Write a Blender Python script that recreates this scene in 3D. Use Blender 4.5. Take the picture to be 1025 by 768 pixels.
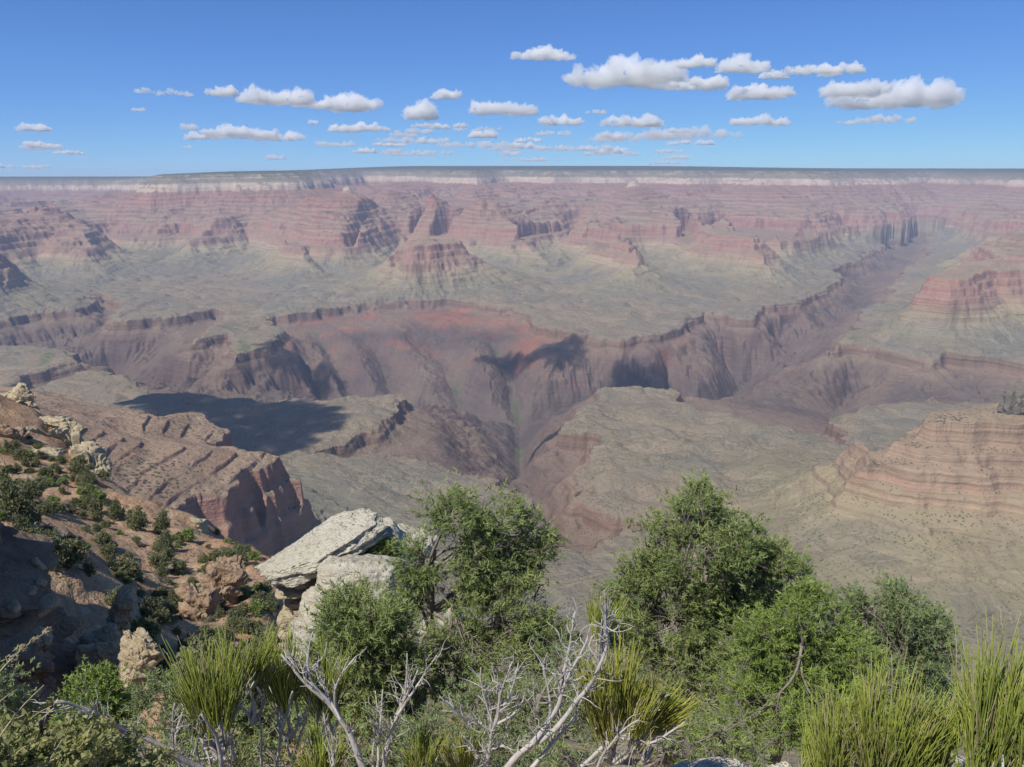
import bpy, bmesh, math, random
import numpy as np
from mathutils import Vector, Matrix, Euler

SC = bpy.context.scene
COL = SC.collection
for _o in list(bpy.data.objects):
    bpy.data.objects.remove(_o)

# ------------------------------------------------------------------ camera, sky, sun, exposure
FPX = 800.0                       # focal length in pixels of a 1025 px wide picture
PITCH = math.radians(14.04)       # camera looks down into the canyon
cam_data = bpy.data.cameras.new('camera')
cam = bpy.data.objects.new('camera', cam_data)
COL.objects.link(cam)
cam.location = (0, 0, 0)
cam.rotation_euler = (math.radians(90) - PITCH, 0, 0)
cam_data.sensor_fit = 'HORIZONTAL'
cam_data.sensor_width = 36.0
cam_data.lens = 36.0 * FPX / 1025.0
cam_data.clip_start = 0.1
cam_data.clip_end = 400000.0
SC.camera = cam

SUN_EL = math.radians(53)
SUN_AZ = math.radians(223)        # clockwise from +Y (view direction): behind and to the left
sun_dir = Vector((math.sin(SUN_AZ) * math.cos(SUN_EL), math.cos(SUN_AZ) * math.cos(SUN_EL), math.sin(SUN_EL)))

world = bpy.data.worlds.new('World')
SC.world = world
world.use_nodes = True
wn = world.node_tree
wn.nodes.clear()
w_out = wn.nodes.new('ShaderNodeOutputWorld')
w_bg = wn.nodes.new('ShaderNodeBackground')
w_sky = wn.nodes.new('ShaderNodeTexSky')
w_sky.sky_type = 'NISHITA'
w_sky.sun_disc = False
w_sky.sun_elevation = SUN_EL
w_sky.sun_rotation = SUN_AZ
w_sky.altitude = 2100
w_sky.air_density = 0.65
w_sky.dust_density = 0.0
w_sky.ozone_density = 6.0
w_bg.inputs['Strength'].default_value = 0.122
w_sep = wn.nodes.new('ShaderNodeSeparateColor'); w_com = wn.nodes.new('ShaderNodeCombineColor')   # a deep, dry high-desert blue
wn.links.new(w_sky.outputs[0], w_sep.inputs[0])
def _wm(op, a, b):
    m = wn.nodes.new('ShaderNodeMath'); m.operation = op
    for q, v in enumerate((a, b)):
        if hasattr(v, 'is_output'): wn.links.new(v, m.inputs[q])
        else: m.inputs[q].default_value = v
    return m.outputs[0]
wn.links.new(_wm('MULTIPLY', _wm('POWER', w_sep.outputs[0], 0.92), 0.57), w_com.inputs[0])
wn.links.new(_wm('MULTIPLY', _wm('POWER', w_sep.outputs[1], 0.84), 0.85), w_com.inputs[1])
wn.links.new(_wm('DIVIDE', w_sep.outputs[2], _wm('POWER', _wm('ADD', 1.0, _wm('POWER', _wm('DIVIDE', w_sep.outputs[2], 6.0), 4.0)), 0.25)), w_com.inputs[2])
wn.links.new(w_com.outputs[0], w_bg.inputs[0])
wn.links.new(w_bg.outputs[0], w_out.inputs[0])

sun_data = bpy.data.lights.new('sun', 'SUN')
sun_data.energy = 3.9
sun_data.angle = math.radians(0.53)
sun_data.color = (1.0, 0.95, 0.87)
sun = bpy.data.objects.new('sun', sun_data)
COL.objects.link(sun)
sun.rotation_euler = sun_dir.to_track_quat('Z', 'Y').to_euler()

SC.view_settings.view_transform = 'Standard'
SC.view_settings.look = 'None'
SC.view_settings.exposure = 0.38
SC.view_settings.gamma = 1.0
SC.view_settings.use_curve_mapping = False
SC.render.engine = 'CYCLES'
CY = SC.cycles
CY.use_denoising = True
try:
    CY.denoiser = 'OPENIMAGEDENOISE'
    CY.denoising_input_passes = 'RGB_ALBEDO_NORMAL'
except Exception:
    pass
CY.max_bounces = 26
CY.diffuse_bounces = 2
CY.glossy_bounces = 1
CY.transmission_bounces = 3
CY.transparent_max_bounces = 16
CY.volume_bounces = 24
CY.use_adaptive_sampling = True
CY.adaptive_threshold = 0.012

HAZE_DENSITY = 3.3e-5

# ------------------------------------------------------------------ helpers
def pix_dir(px, py):
    u = (px - 512.5) / FPX
    v = (384.0 - py) / FPX
    cp, sp = math.cos(PITCH), math.sin(PITCH)
    return Vector((u, cp + v * sp, -sp + v * cp))

def at_dist(px, py, dist):
    """world point on the sight line of a photo point at horizontal distance dist"""
    d = pix_dir(px, py)
    return d * (dist / math.hypot(d.x, d.y))

def props(o, label=None, cat=None, group=None, kind=None):
    if label: o['label'] = label
    if cat: o['category'] = cat
    if group: o['group'] = group
    if kind: o['kind'] = kind
    return o

def thing(name, loc, label, cat, group=None, rz=0.0):
    o = bpy.data.objects.new(name, None)
    COL.objects.link(o)
    o.location = loc
    o.rotation_euler = (0, 0, rz)
    o.empty_display_size = 0.2
    return props(o, label, cat, group)

def np_mesh(name, verts, faces, smooth=True):
    """mesh from an (n,3) array and an (m,k) array of equal sized faces, or a list of such arrays"""
    me = bpy.data.meshes.new(name)
    verts = np.asarray(verts, dtype=np.float32)
    fl = faces if isinstance(faces, list) else [faces]
    fl = [np.asarray(f, dtype=np.int32) for f in fl if len(f)]
    me.vertices.add(len(verts))
    me.vertices.foreach_set('co', verts.ravel())
    nl = sum(f.size for f in fl)
    npoly = sum(len(f) for f in fl)
    me.loops.add(nl)
    me.loops.foreach_set('vertex_index', np.concatenate([f.ravel() for f in fl]))
    me.polygons.add(npoly)
    tot = np.concatenate([np.full(len(f), f.shape[1], dtype=np.int32) for f in fl])
    start = np.concatenate([[0], np.cumsum(tot)[:-1]]).astype(np.int32)
    me.polygons.foreach_set('loop_start', start)
    try:
        me.polygons.foreach_set('loop_total', tot)
    except Exception:
        pass
    me.polygons.foreach_set('use_smooth', np.full(npoly, smooth, dtype=bool))
    me.update(calc_edges=True)
    return me

def float_attr(me, name, vals):
    a = me.attributes.new(name, 'FLOAT', 'POINT')
    a.data.foreach_set('value', np.asarray(vals, dtype=np.float32))

def link(name, me, mat=None, parent=None, loc=None):
    o = bpy.data.objects.new(name, me)
    COL.objects.link(o)
    if mat is not None:
        me.materials.append(mat)
    if parent is not None:
        o.parent = parent
    if loc is not None:
        o.location = loc
    return o

# ---- numpy noise
_rs = np.random.RandomState(7)
_PERM = _rs.permutation(1024).astype(np.int32)
_PERM = np.concatenate([_PERM, _PERM])
_ANG = (_rs.rand(1024) * 2 * np.pi)
_G2 = np.stack([np.cos(_ANG), np.sin(_ANG)], 1).astype(np.float32)
_VAL = _rs.rand(1024).astype(np.float32)
_VAL2 = _rs.rand(1024).astype(np.float32)
_g3 = _rs.randn(1024, 3)
_G3 = (_g3 / np.linalg.norm(_g3, axis=1)[:, None]).astype(np.float32)

def _h2(ix, iy, seed):
    return _PERM[(_PERM[(ix + seed * 37) & 1023] + iy + seed * 11) & 1023]

def perlin2(x, y, seed=0):
    x = np.asarray(x, dtype=np.float64); y = np.asarray(y, dtype=np.float64)
    fx = np.floor(x); fy = np.floor(y)
    ix = fx.astype(np.int32); iy = fy.astype(np.int32)
    dx = (x - fx).astype(np.float32); dy = (y - fy).astype(np.float32)
    ux = dx * dx * dx * (dx * (dx * 6 - 15) + 10)
    uy = dy * dy * dy * (dy * (dy * 6 - 15) + 10)
    def g(i, j):
        v = _G2[_h2(ix + i, iy + j, seed)]
        return v[..., 0] * (dx - i) + v[..., 1] * (dy - j)
    a = g(0, 0); b = g(1, 0); c = g(0, 1); d = g(1, 1)
    return 1.5 * ((a + (b - a) * ux) * (1 - uy) + (c + (d - c) * ux) * uy)

def fbm2(x, y, wl, octs, seed=0, gain=0.5, lac=2.03):
    s = 0; a = 1.0; n = 0
    for o in range(octs):
        s = s + a * perlin2(x / wl + 17.3 * o, y / wl - 9.1 * o, seed + o)
        n += a; a *= gain; wl /= lac
    return s / n

def ridged2(x, y, wl, octs, seed=0, gain=0.5):
    s = 0; a = 1.0; n = 0
    for o in range(octs):
        s = s + a * (1 - 2.2 * np.abs(perlin2(x / wl + 7.7 * o, y / wl + 3.1 * o, seed + o)))
        n += a; a *= gain; wl /= 2.1
    return s / n

def perlin3(p, seed=0):
    p = np.asarray(p, dtype=np.float64)
    f = np.floor(p); i = f.astype(np.int32); d = (p - f).astype(np.float32)
    u = d * d * d * (d * (d * 6 - 15) + 10)
    def g(a, b, c):
        h = _PERM[(_PERM[(_PERM[(i[:, 0] + a + seed * 31) & 1023] + i[:, 1] + b) & 1023] + i[:, 2] + c) & 1023]
        v = _G3[h]
        return v[:, 0] * (d[:, 0] - a) + v[:, 1] * (d[:, 1] - b) + v[:, 2] * (d[:, 2] - c)
    def lx(b, c):
        a0 = g(0, b, c); a1 = g(1, b, c)
        return a0 + (a1 - a0) * u[:, 0]
    def ly(c):
        a0 = lx(0, c); a1 = lx(1, c)
        return a0 + (a1 - a0) * u[:, 1]
    z0 = ly(0); z1 = ly(1)
    return 1.5 * (z0 + (z1 - z0) * u[:, 2])

def fbm3(p, wl, octs, seed=0, gain=0.5):
    s = 0; a = 1.0; n = 0
    for o in range(octs):
        s = s + a * perlin3(p / wl + 5.1 * o, seed + o)
        n += a; a *= gain; wl /= 2.07
    return s / n

def sstep(a, b, x):
    t = np.clip((x - a) / (b - a), 0, 1)
    return t * t * (3 - 2 * t)

# ---- shader helper
class NT:
    def __init__(self, name):
        self.mat = bpy.data.materials.new(name)
        self.mat.use_nodes = True
        self.t = self.mat.node_tree
        self.t.nodes.clear()
        self.out = self.t.nodes.new('ShaderNodeOutputMaterial')
    def n(self, typ, **kw):
        nd = self.t.nodes.new(typ)
        for k, v in kw.items():
            setattr(nd, k, v)
        return nd
    def l(self, a, b):
        self.t.links.new(a, b)
    def val(self, sock, v):
        if hasattr(v, 'is_output'):
            self.l(v, sock)
        else:
            sock.default_value = v
    def math(self, op, a, b=None, c=None, clamp=False):
        m = self.n('ShaderNodeMath', operation=op, use_clamp=clamp)
        self.val(m.inputs[0], a)
        if b is not None: self.val(m.inputs[1], b)
        if c is not None: self.val(m.inputs[2], c)
        return m.outputs[0]
    def rng(self, v, a, b, c=0.0, d=1.0, smooth=False):
        m = self.n('ShaderNodeMapRange')
        m.clamp = True
        if smooth: m.interpolation_type = 'SMOOTHSTEP'
        self.val(m.inputs[0], v)
        for k, q in zip((1, 2, 3, 4), (a, b, c, d)):
            m.inputs[k].default_value = q
        return m.outputs[0]
    def noise(self, vec, scale, detail=3.0, rough=0.55, dist=0.0):
        m = self.n('ShaderNodeTexNoise')
        if vec is not None: self.l(vec, m.inputs['Vector'])
        m.inputs['Scale'].default_value = scale
        m.inputs['Detail'].default_value = detail
        m.inputs['Roughness'].default_value = rough
        m.inputs['Distortion'].default_value = dist
        return m.outputs[0]
    def voro(self, vec, scale, rand=1.0, out='Distance', feature='F1'):
        m = self.n('ShaderNodeTexVoronoi', feature=feature)
        if vec is not None: self.l(vec, m.inputs['Vector'])
        m.inputs['Scale'].default_value = scale
        m.inputs['Randomness'].default_value = rand
        return m.outputs[out]
    def vmul(self, vec, s):
        m = self.n('ShaderNodeVectorMath', operation='MULTIPLY')
        self.l(vec, m.inputs[0]); m.inputs[1].default_value = s
        return m.outputs[0]
    def mix(self, fac, a, b, blend='MIX'):
        m = self.n('ShaderNodeMix', data_type='RGBA', blend_type=blend)
        m.clamp_factor = True
        self.val(m.inputs[0], fac)
        for k, c in ((6, a), (7, b)):
            if hasattr(c, 'is_output'): self.l(c, m.inputs[k])
            else: m.inputs[k].default_value = (*c[:3], 1.0)
        return m.outputs[2]
    def ramp(self, fac, stops, interp='LINEAR'):
        r = self.n('ShaderNodeValToRGB')
        cr = r.color_ramp
        cr.interpolation = interp
        while len(cr.elements) < len(stops):
            cr.elements.new(0.5)
        for e, (p, c) in zip(cr.elements, sorted(stops, key=lambda s: s[0])):
            e.position = p; e.color = (*c[:3], 1.0)
        self.l(fac, r.inputs[0])
        return r.outputs[0]
    def attr(self, name, out='Fac'):
        a = self.n('ShaderNodeAttribute'); a.attribute_name = name
        return a.outputs[out]
    def bump(self, h, strength, dist, normal=None):
        b = self.n('ShaderNodeBump')
        b.inputs['Strength'].default_value = strength
        b.inputs['Distance'].default_value = dist
        self.l(h, b.inputs['Height'])
        if normal is not None: self.l(normal, b.inputs['Normal'])
        return b.outputs[0]
    def bsdf(self, color, rough=0.9, normal=None, spec=0.2, sub=None):
        b = self.n('ShaderNodeBsdfPrincipled')
        if hasattr(color, 'is_output'): self.l(color, b.inputs['Base Color'])
        else: b.inputs['Base Color'].default_value = (*color[:3], 1)
        self.val(b.inputs['Roughness'], rough)
        b.inputs['Specular IOR Level'].default_value = spec
        if normal is not None: self.l(normal, b.inputs['Normal'])
        return b.outputs[0]
    def done(self, shader):
        self.l(shader, self.out.inputs['Surface'])
        return self.mat
# ------------------------------------------------------------------ canyon terrain (heights from rock strata)
def dip(x, y):
    # the beds rise northwards, less so towards the west
    k = 1 - 0.62 * sstep(2500, 8500, -np.asarray(x, dtype=np.float64)) - 0.12 * sstep(3500, 9000, x)
    return 0.0235 * np.maximum(0, np.asarray(y, dtype=np.float64) - 4000) * k

def unproj(px, py, lev):
    d = pix_dir(px, py)
    z = lev
    for _ in range(12):
        s = z / d.z
        z = 0.5 * z + 0.5 * (lev + float(dip(d.x * s, d.y * s)))
    s = z / d.z
    return (d.x * s, d.y * s)

def az(px, dist):
    d = pix_dir(px, 184)
    k = dist / math.hypot(d.x, d.y)
    return (d.x * k, d.y * k)

def P(lst, lev):
    return [unproj(a, b, lev) for a, b in lst]

# rim of the inner gorge (top of the brown Tapeats cliff)
GORGE = P([(-160, 328), (0, 324), (27, 317), (78, 312), (98, 300), (102, 287), (108, 300), (113, 322), (171, 319), (213, 310),
           (222, 318), (200, 335), (184, 345), (222, 334), (229, 355), (273, 346), (289, 331), (270, 319), (300, 314), (330, 309),
           (380, 303), (436, 300), (501, 307), (521, 314), (548, 327), (569, 336), (624, 341), (675, 332), (694, 324), (706, 312), (757, 319),
           (764, 306), (794, 303), (815, 292), (839, 280), (850, 265), (866, 252), (895, 240), (925, 229), (936, 222), (943, 227),
           (926, 245), (912, 262), (900, 278), (885, 292), (870, 308), (852, 325), (842, 337), (825, 351), (859, 346), (934, 362),
           (948, 355), (992, 358), (1025, 368), (1150, 375), (1150, 412), (1000, 404), (945, 402), (938, 392), (930, 401), (900, 402), (860, 407),
           (838, 420), (832, 440), (820, 432), (800, 432), (760, 425), (725, 413), (700, 405), (680, 395), (650, 385), (610, 386),
           (603, 394), (579, 415), (542, 441), (565, 439), (593, 440), (586, 456), (578, 470), (586, 487), (583, 497), (610, 515),
           (634, 518), (613, 533), (590, 545), (566, 546), (545, 525), (521, 500), (497, 478), (480, 473), (440, 460), (415, 457), (385, 452),
           (340, 456), (330, 450), (350, 442), (374, 430), (385, 422), (402, 412), (412, 400), (396, 394), (335, 397), (255, 403), (239, 397),
           (205, 395), (155, 393), (136, 383), (100, 370), (75, 373), (45, 383), (24, 393), (20, 388), (36, 377), (62, 364), (78, 353),
           (50, 347), (0, 346), (-160, 350)], -1000)
# foot of the Redwall cliff, north side
REDWALL_N = P([(-180, 265), (-60, 262), (0, 257), (34, 252), (109, 251), (113, 236), (137, 242), (184, 242), (191, 246), (218, 244), (253, 239), (275, 240),
               (266, 250), (290, 255), (307, 249), (350, 251), (378, 249), (412, 237), (467, 240), (507, 246), (535, 251), (549, 246), (576, 230),
               (583, 242), (596, 258), (627, 264), (622, 242), (654, 239), (680, 240), (701, 254), (730, 259), (760, 263), (757, 240), (788, 247),
               (825, 240), (856, 229), (900, 226), (921, 218)], -760) + [az(934, 15200), az(939, 15200)] + \
            P([(948, 222), (965, 229), (985, 240), (958, 252), (960, 266), (985, 274), (945, 282), (915, 294), (908, 302), (940, 306), (979, 305), (1010, 297),
               (1100, 300), (1200, 300)], -760) + [(16500, 9000), (19000, 30000), (-19000, 30000), (-19000, 12000)]
OUTLIER = P([(386, 265), (398, 268), (430, 266), (463, 259), (458, 253), (430, 252), (402, 257)], -760)
OUTLIER_B = P([(-60, 300), (0, 277), (14, 273), (12, 266), (-60, 268)], -760)
OUTLIER_C = P([(640, 352), (650, 356), (664, 352), (655, 345)], -985)
# the south side: wall below the viewpoint with its spurs left and right
MESA = [(-6000, 3300), (-2600, 2700)] + P([(-60, 388), (20, 392), (100, 409), (158, 424), (175, 420), (200, 418), (211, 434), (203, 447), (225, 454),
               (250, 458), (273, 457), (258, 463), (225, 485), (206, 500), (190, 511), (150, 548)], -600) + \
            [(-560, 900), (-330, 780), (-100, 760), (-100, -3000), (-9000, -3000), (-9000, 3000)]
BUTTE = [(-330, 760), (-100, 820), (150, 800), (500, 760), (1050, 950), (1500, 1350)] + \
            P([(1090, 494), (1025, 490), (960, 488), (905, 482), (872, 468), (856, 452)], -765) + P([(872, 432), (905, 411), (960, 404), (1060, 400)], -640) + \
            [(4000, 3300), (9000, 3800), (9000, -3000), (-330, -3000)]
# foot of the pale Coconino cliff
CLIFF_N = [az(-220, 20500), az(-90, 19500), az(0, 18800), az(60, 18300), az(120, 17500), az(146, 14500), az(140, 12300), az(158, 11500), az(215, 11300), az(270, 11000),
           az(325, 11300), az(332, 12300), az(325, 14500), az(360, 16000), az(400, 15600), az(430, 14400), az(470, 13600), az(492, 14200), az(505, 15300),
           az(545, 15000), az(560, 14200), az(600, 14500), az(640, 14300), az(690, 13900), az(720, 14500), az(760, 14000), az(800, 14100), az(850, 14600),
           az(895, 15600), az(912, 16800), az(926, 18300), az(938, 19000), az(946, 17500), az(965, 16500), az(985, 16900), az(1010, 15800), az(1100, 15000),
           (21000, 13000), (26000, 40000), (-26000, 40000), (-26000, 18000)]
CLIFF_S = [(-6000, 1700), (-1500, 1420), (-1080, 1150), (-800, 640), (-480, 250), (-200, 130), (0, 110), (250, 110), (700, 130), (1300, 350), (2000, 900),
           (2300, 1500), (4000, 1700), (9000, 2200), (9000, -3000), (-9000, -3000)]
def blob(c, r, n=10, k=(1, 1)):
    return [(c[0] + r * k[0] * math.cos(6.283 * i / n), c[1] + r * k[1] * math.sin(6.283 * i / n)) for i in range(n)]
TEMPLES = [blob(az(338, 9900), 95), blob(az(631, 12000), 170), blob(az(776, 12600), 90), blob(az(1045, 9500), 200)]

# beds of the streams: photo points with their level, north side streams run down to the river
RIVER = [(unproj(a, b, -1440), -1440) for a, b in
         [(-220, 396), (0, 396), (60, 404), (120, 412), (190, 418), (250, 420), (330, 420), (400, 421), (470, 425), (520, 429), (560, 421), (620, 418), (690, 420),
          (725, 413), (737, 400), (744, 391), (790, 398), (850, 398), (950, 399), (1060, 404), (1250, 404)]]
def stream(pts):
    return [(unproj(a, b, l), l) for a, b, l in pts]
def bed_line(pts):
    return [(unproj(a, b, -1000), l) for a, b, l in pts]
BUTTES = [(az(a, d), r, l) for a, d, r, l in [(60, 10800, 700, .6), (110, 9300, 420, .5), (215, 9800, 600, .5), (290, 9300, 420, .5), (338, 9900, 850, .75), (440, 10300, 500, .6), (400, 12200, 700, .6),
          (500, 9800, 420, .5), (560, 11000, 600, .6), (600, 9300, 320, .4), (631, 12000, 1000, .75), (700, 10300, 450, .45), (720, 12000, 500, .5), (776, 12600, 900, .75), (850, 11300, 600, .6), (820, 9900, 350, .4),
          (20, 9600, 700, .7), (1000, 10500, 800, .6), (960, 13500, 700, .6), (480, 12500, 600, .6)]]
STREAMS = [RIVER,
           stream([(744, 391, -1440), (765, 372, -1400), (790, 345, -1370), (825, 316, -1330), (850, 290, -1290), (880, 262, -1230), (936, 226, -1020)]),
           bed_line([(520, 357, -1440), (520, 400, -1400), (525, 430, -1350), (540, 465, -1275), (549, 490, -1205), (562, 515, -1140), (580, 540, -1060)]),
           bed_line([(520, 420, -1370), (505, 442, -1290), (470, 452, -1180), (430, 441, -1100), (395, 440, -1055), (345, 449, -1015)]),
           stream([(120, 412, -1440), (112, 355, -1330), (104, 315, -1150), (102, 289, -1010)]),
           stream([(250, 420, -1440), (228, 372, -1330), (207, 344, -1100), (222, 322, -1010)]),
           stream([(330, 420, -1440), (300, 380, -1310), (289, 350, -1180), (275, 322, -1030)]),
           stream([(470, 424, -1440), (455, 385, -1330), (440, 352, -1220), (470, 330, -1130), (520, 318, -1020)]),
           stream([(620, 418, -1440), (600, 385, -1330), (575, 360, -1200), (560, 336, -1030)]),
           stream([(400, 421, -1440), (392, 385, -1330), (378, 352, -1190), (362, 325, -1060)]),
           stream([(520, 429, -1440), (512, 395, -1350), (502, 360, -1220), (492, 325, -1070)]),
           stream([(360, 420, -1440), (345, 385, -1310), (330, 350, -1170), (318, 325, -1050)]),
           stream([(690, 420, -1440), (668, 385, -1330), (655, 355, -1160), (648, 340, -1030)]),
           stream([(744, 391, -1440), (728, 360, -1330), (712, 330, -1130), (708, 316, -1030)]),
           stream([(850, 398, -1440), (838, 415, -1250), (833, 438, -1020)]),
           stream([(60, 404, -1440), (50, 395, -1200), (36, 390, -1080), (24, 391, -1010)])]

GX0, GX1, GY0, GY1, GC = -17000.0, 17000.0, -400.0, 24000.0, 40.0
_gx = np.arange(GX0, GX1 + 1, GC); _gy = np.arange(GY0, GY1 + 1, GC)
_GXX, _GYY = np.meshgrid(_gx, _gy)

def sdf_grid(poly):
    px = np.array([p[0] for p in poly]); py = np.array([p[1] for p in poly])
    d2 = np.full(_GXX.shape, 1e18, dtype=np.float64)
    ins = np.zeros(_GXX.shape, dtype=bool)
    n = len(poly)
    X, Y = _GXX, _GYY
    for i in range(n):
        ax, ay, bx, by = px[i], py[i], px[(i + 1) % n], py[(i + 1) % n]
        ex, ey = bx - ax, by - ay
        L = ex * ex + ey * ey + 1e-9
        wx = X - ax; wy = Y - ay
        t = np.clip((wx * ex + wy * ey) / L, 0, 1)
        qx = wx - ex * t; qy = wy - ey * t
        np.minimum(d2, qx * qx + qy * qy, out=d2)
        if ay != by:
            c = ((Y >= ay) != (Y >= by)) & (X < ex * (Y - ay) / (by - ay) + ax)
            ins ^= c
    d = np.sqrt(d2)
    return np.where(ins, d, -d)

def lines_grid(lines):
    d2 = np.full(_GXX.shape, 1e18); zz = np.zeros(_GXX.shape)
    for ln in lines:
        for (a, za), (b, zb) in zip(ln[:-1], ln[1:]):
            ex, ey = b[0] - a[0], b[1] - a[1]
            L = ex * ex + ey * ey + 1e-9
            wx = _GXX - a[0]; wy = _GYY - a[1]
            t = np.clip((wx * ex + wy * ey) / L, 0, 1)
            q = (wx - ex * t) ** 2 + (wy - ey * t) ** 2
            m = q < d2
            d2 = np.where(m, q, d2)
            zz = np.where(m, za + (zb - za) * t, zz)
    return np.sqrt(d2), zz

def blur(a, n=1):
    for _ in range(n):
        a = (a + np.roll(a, 1, 0) + np.roll(a, -1, 0)) / 3
        a = (a + np.roll(a, 1, 1) + np.roll(a, -1, 1)) / 3
    return a

gG = sdf_grid(GORGE)
gR = sdf_grid(REDWALL_N)
for _p, _k in ((OUTLIER, 40), (OUTLIER_B, 0), (MESA, 84), (BUTTE, 26)):
    gR = np.maximum(gR, sdf_grid(_p) + _k)
gC = sdf_grid(CLIFF_N)
for _p in TEMPLES + [CLIFF_S]:
    gC = np.maximum(gC, sdf_grid(_p))
gR = np.maximum(gR, gC + 120)
gB, gZ = lines_grid(STREAMS)
gZ = blur(gZ, 3)

def samp(g, x, y):
    fx = np.clip((x - GX0) / GC, 0, g.shape[1] - 1.001); fy = np.clip((y - GY0) / GC, 0, g.shape[0] - 1.001)
    ix = fx.astype(np.int32); iy = fy.astype(np.int32)
    tx = fx - ix; ty = fy - iy
    a = g[iy, ix]; b = g[iy, ix + 1]; c = g[iy + 1, ix]; d = g[iy + 1, ix + 1]
    return (a + (b - a) * tx) * (1 - ty) + (c + (d - c) * tx) * ty

# places with a shape of their own
SUPERGROUP = [(unproj(a, b, -1150), r) for a, b, r in [(300, 345, 900), (370, 335, 1000), (450, 330, 1100), (540, 345, 900), (630, 360, 700), (230, 300, 900)]]

def near_of(lst, x, y):
    s = 0
    for (cx, cy), r in lst:
        s = np.maximum(s, np.exp(-((x - cx) ** 2 + (y - cy) ** 2) / (r * r)))
    return s

def gully(x, y, gx, gy, wl, seed):
    """branching gullies: waves along the contour direction, in random cells (returns -1..1)"""
    X = x / wl; Y = y / wl
    ix = np.floor(X).astype(np.int32); iy = np.floor(Y).astype(np.int32)
    fx = (X - ix).astype(np.float32); fy = (Y - iy).astype(np.float32)
    sx = (-gy).astype(np.float32); sy = gx.astype(np.float32)
    num = np.zeros_like(fx); den = np.full_like(fx, 1e-6)
    for i in (-1, 0, 1):
        for j in (-1, 0, 1):
            h = _h2(ix + i, iy + j, seed)
            dx = fx - i - _VAL[h] ; dy = fy - j - _VAL2[h]
            w = np.exp(-3.2 * (dx * dx + dy * dy))
            ph = (dx * sx + dy * sy) * 6.2832
            num += w * np.cos(ph); den += w
    return num / den

def inner_rough(x, y):
    w = fbm2(x, y, 300, 2, 173) * 90
    return ridged2(x + w, y - w, 460, 4, 171, 0.55) - 0.25

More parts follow.
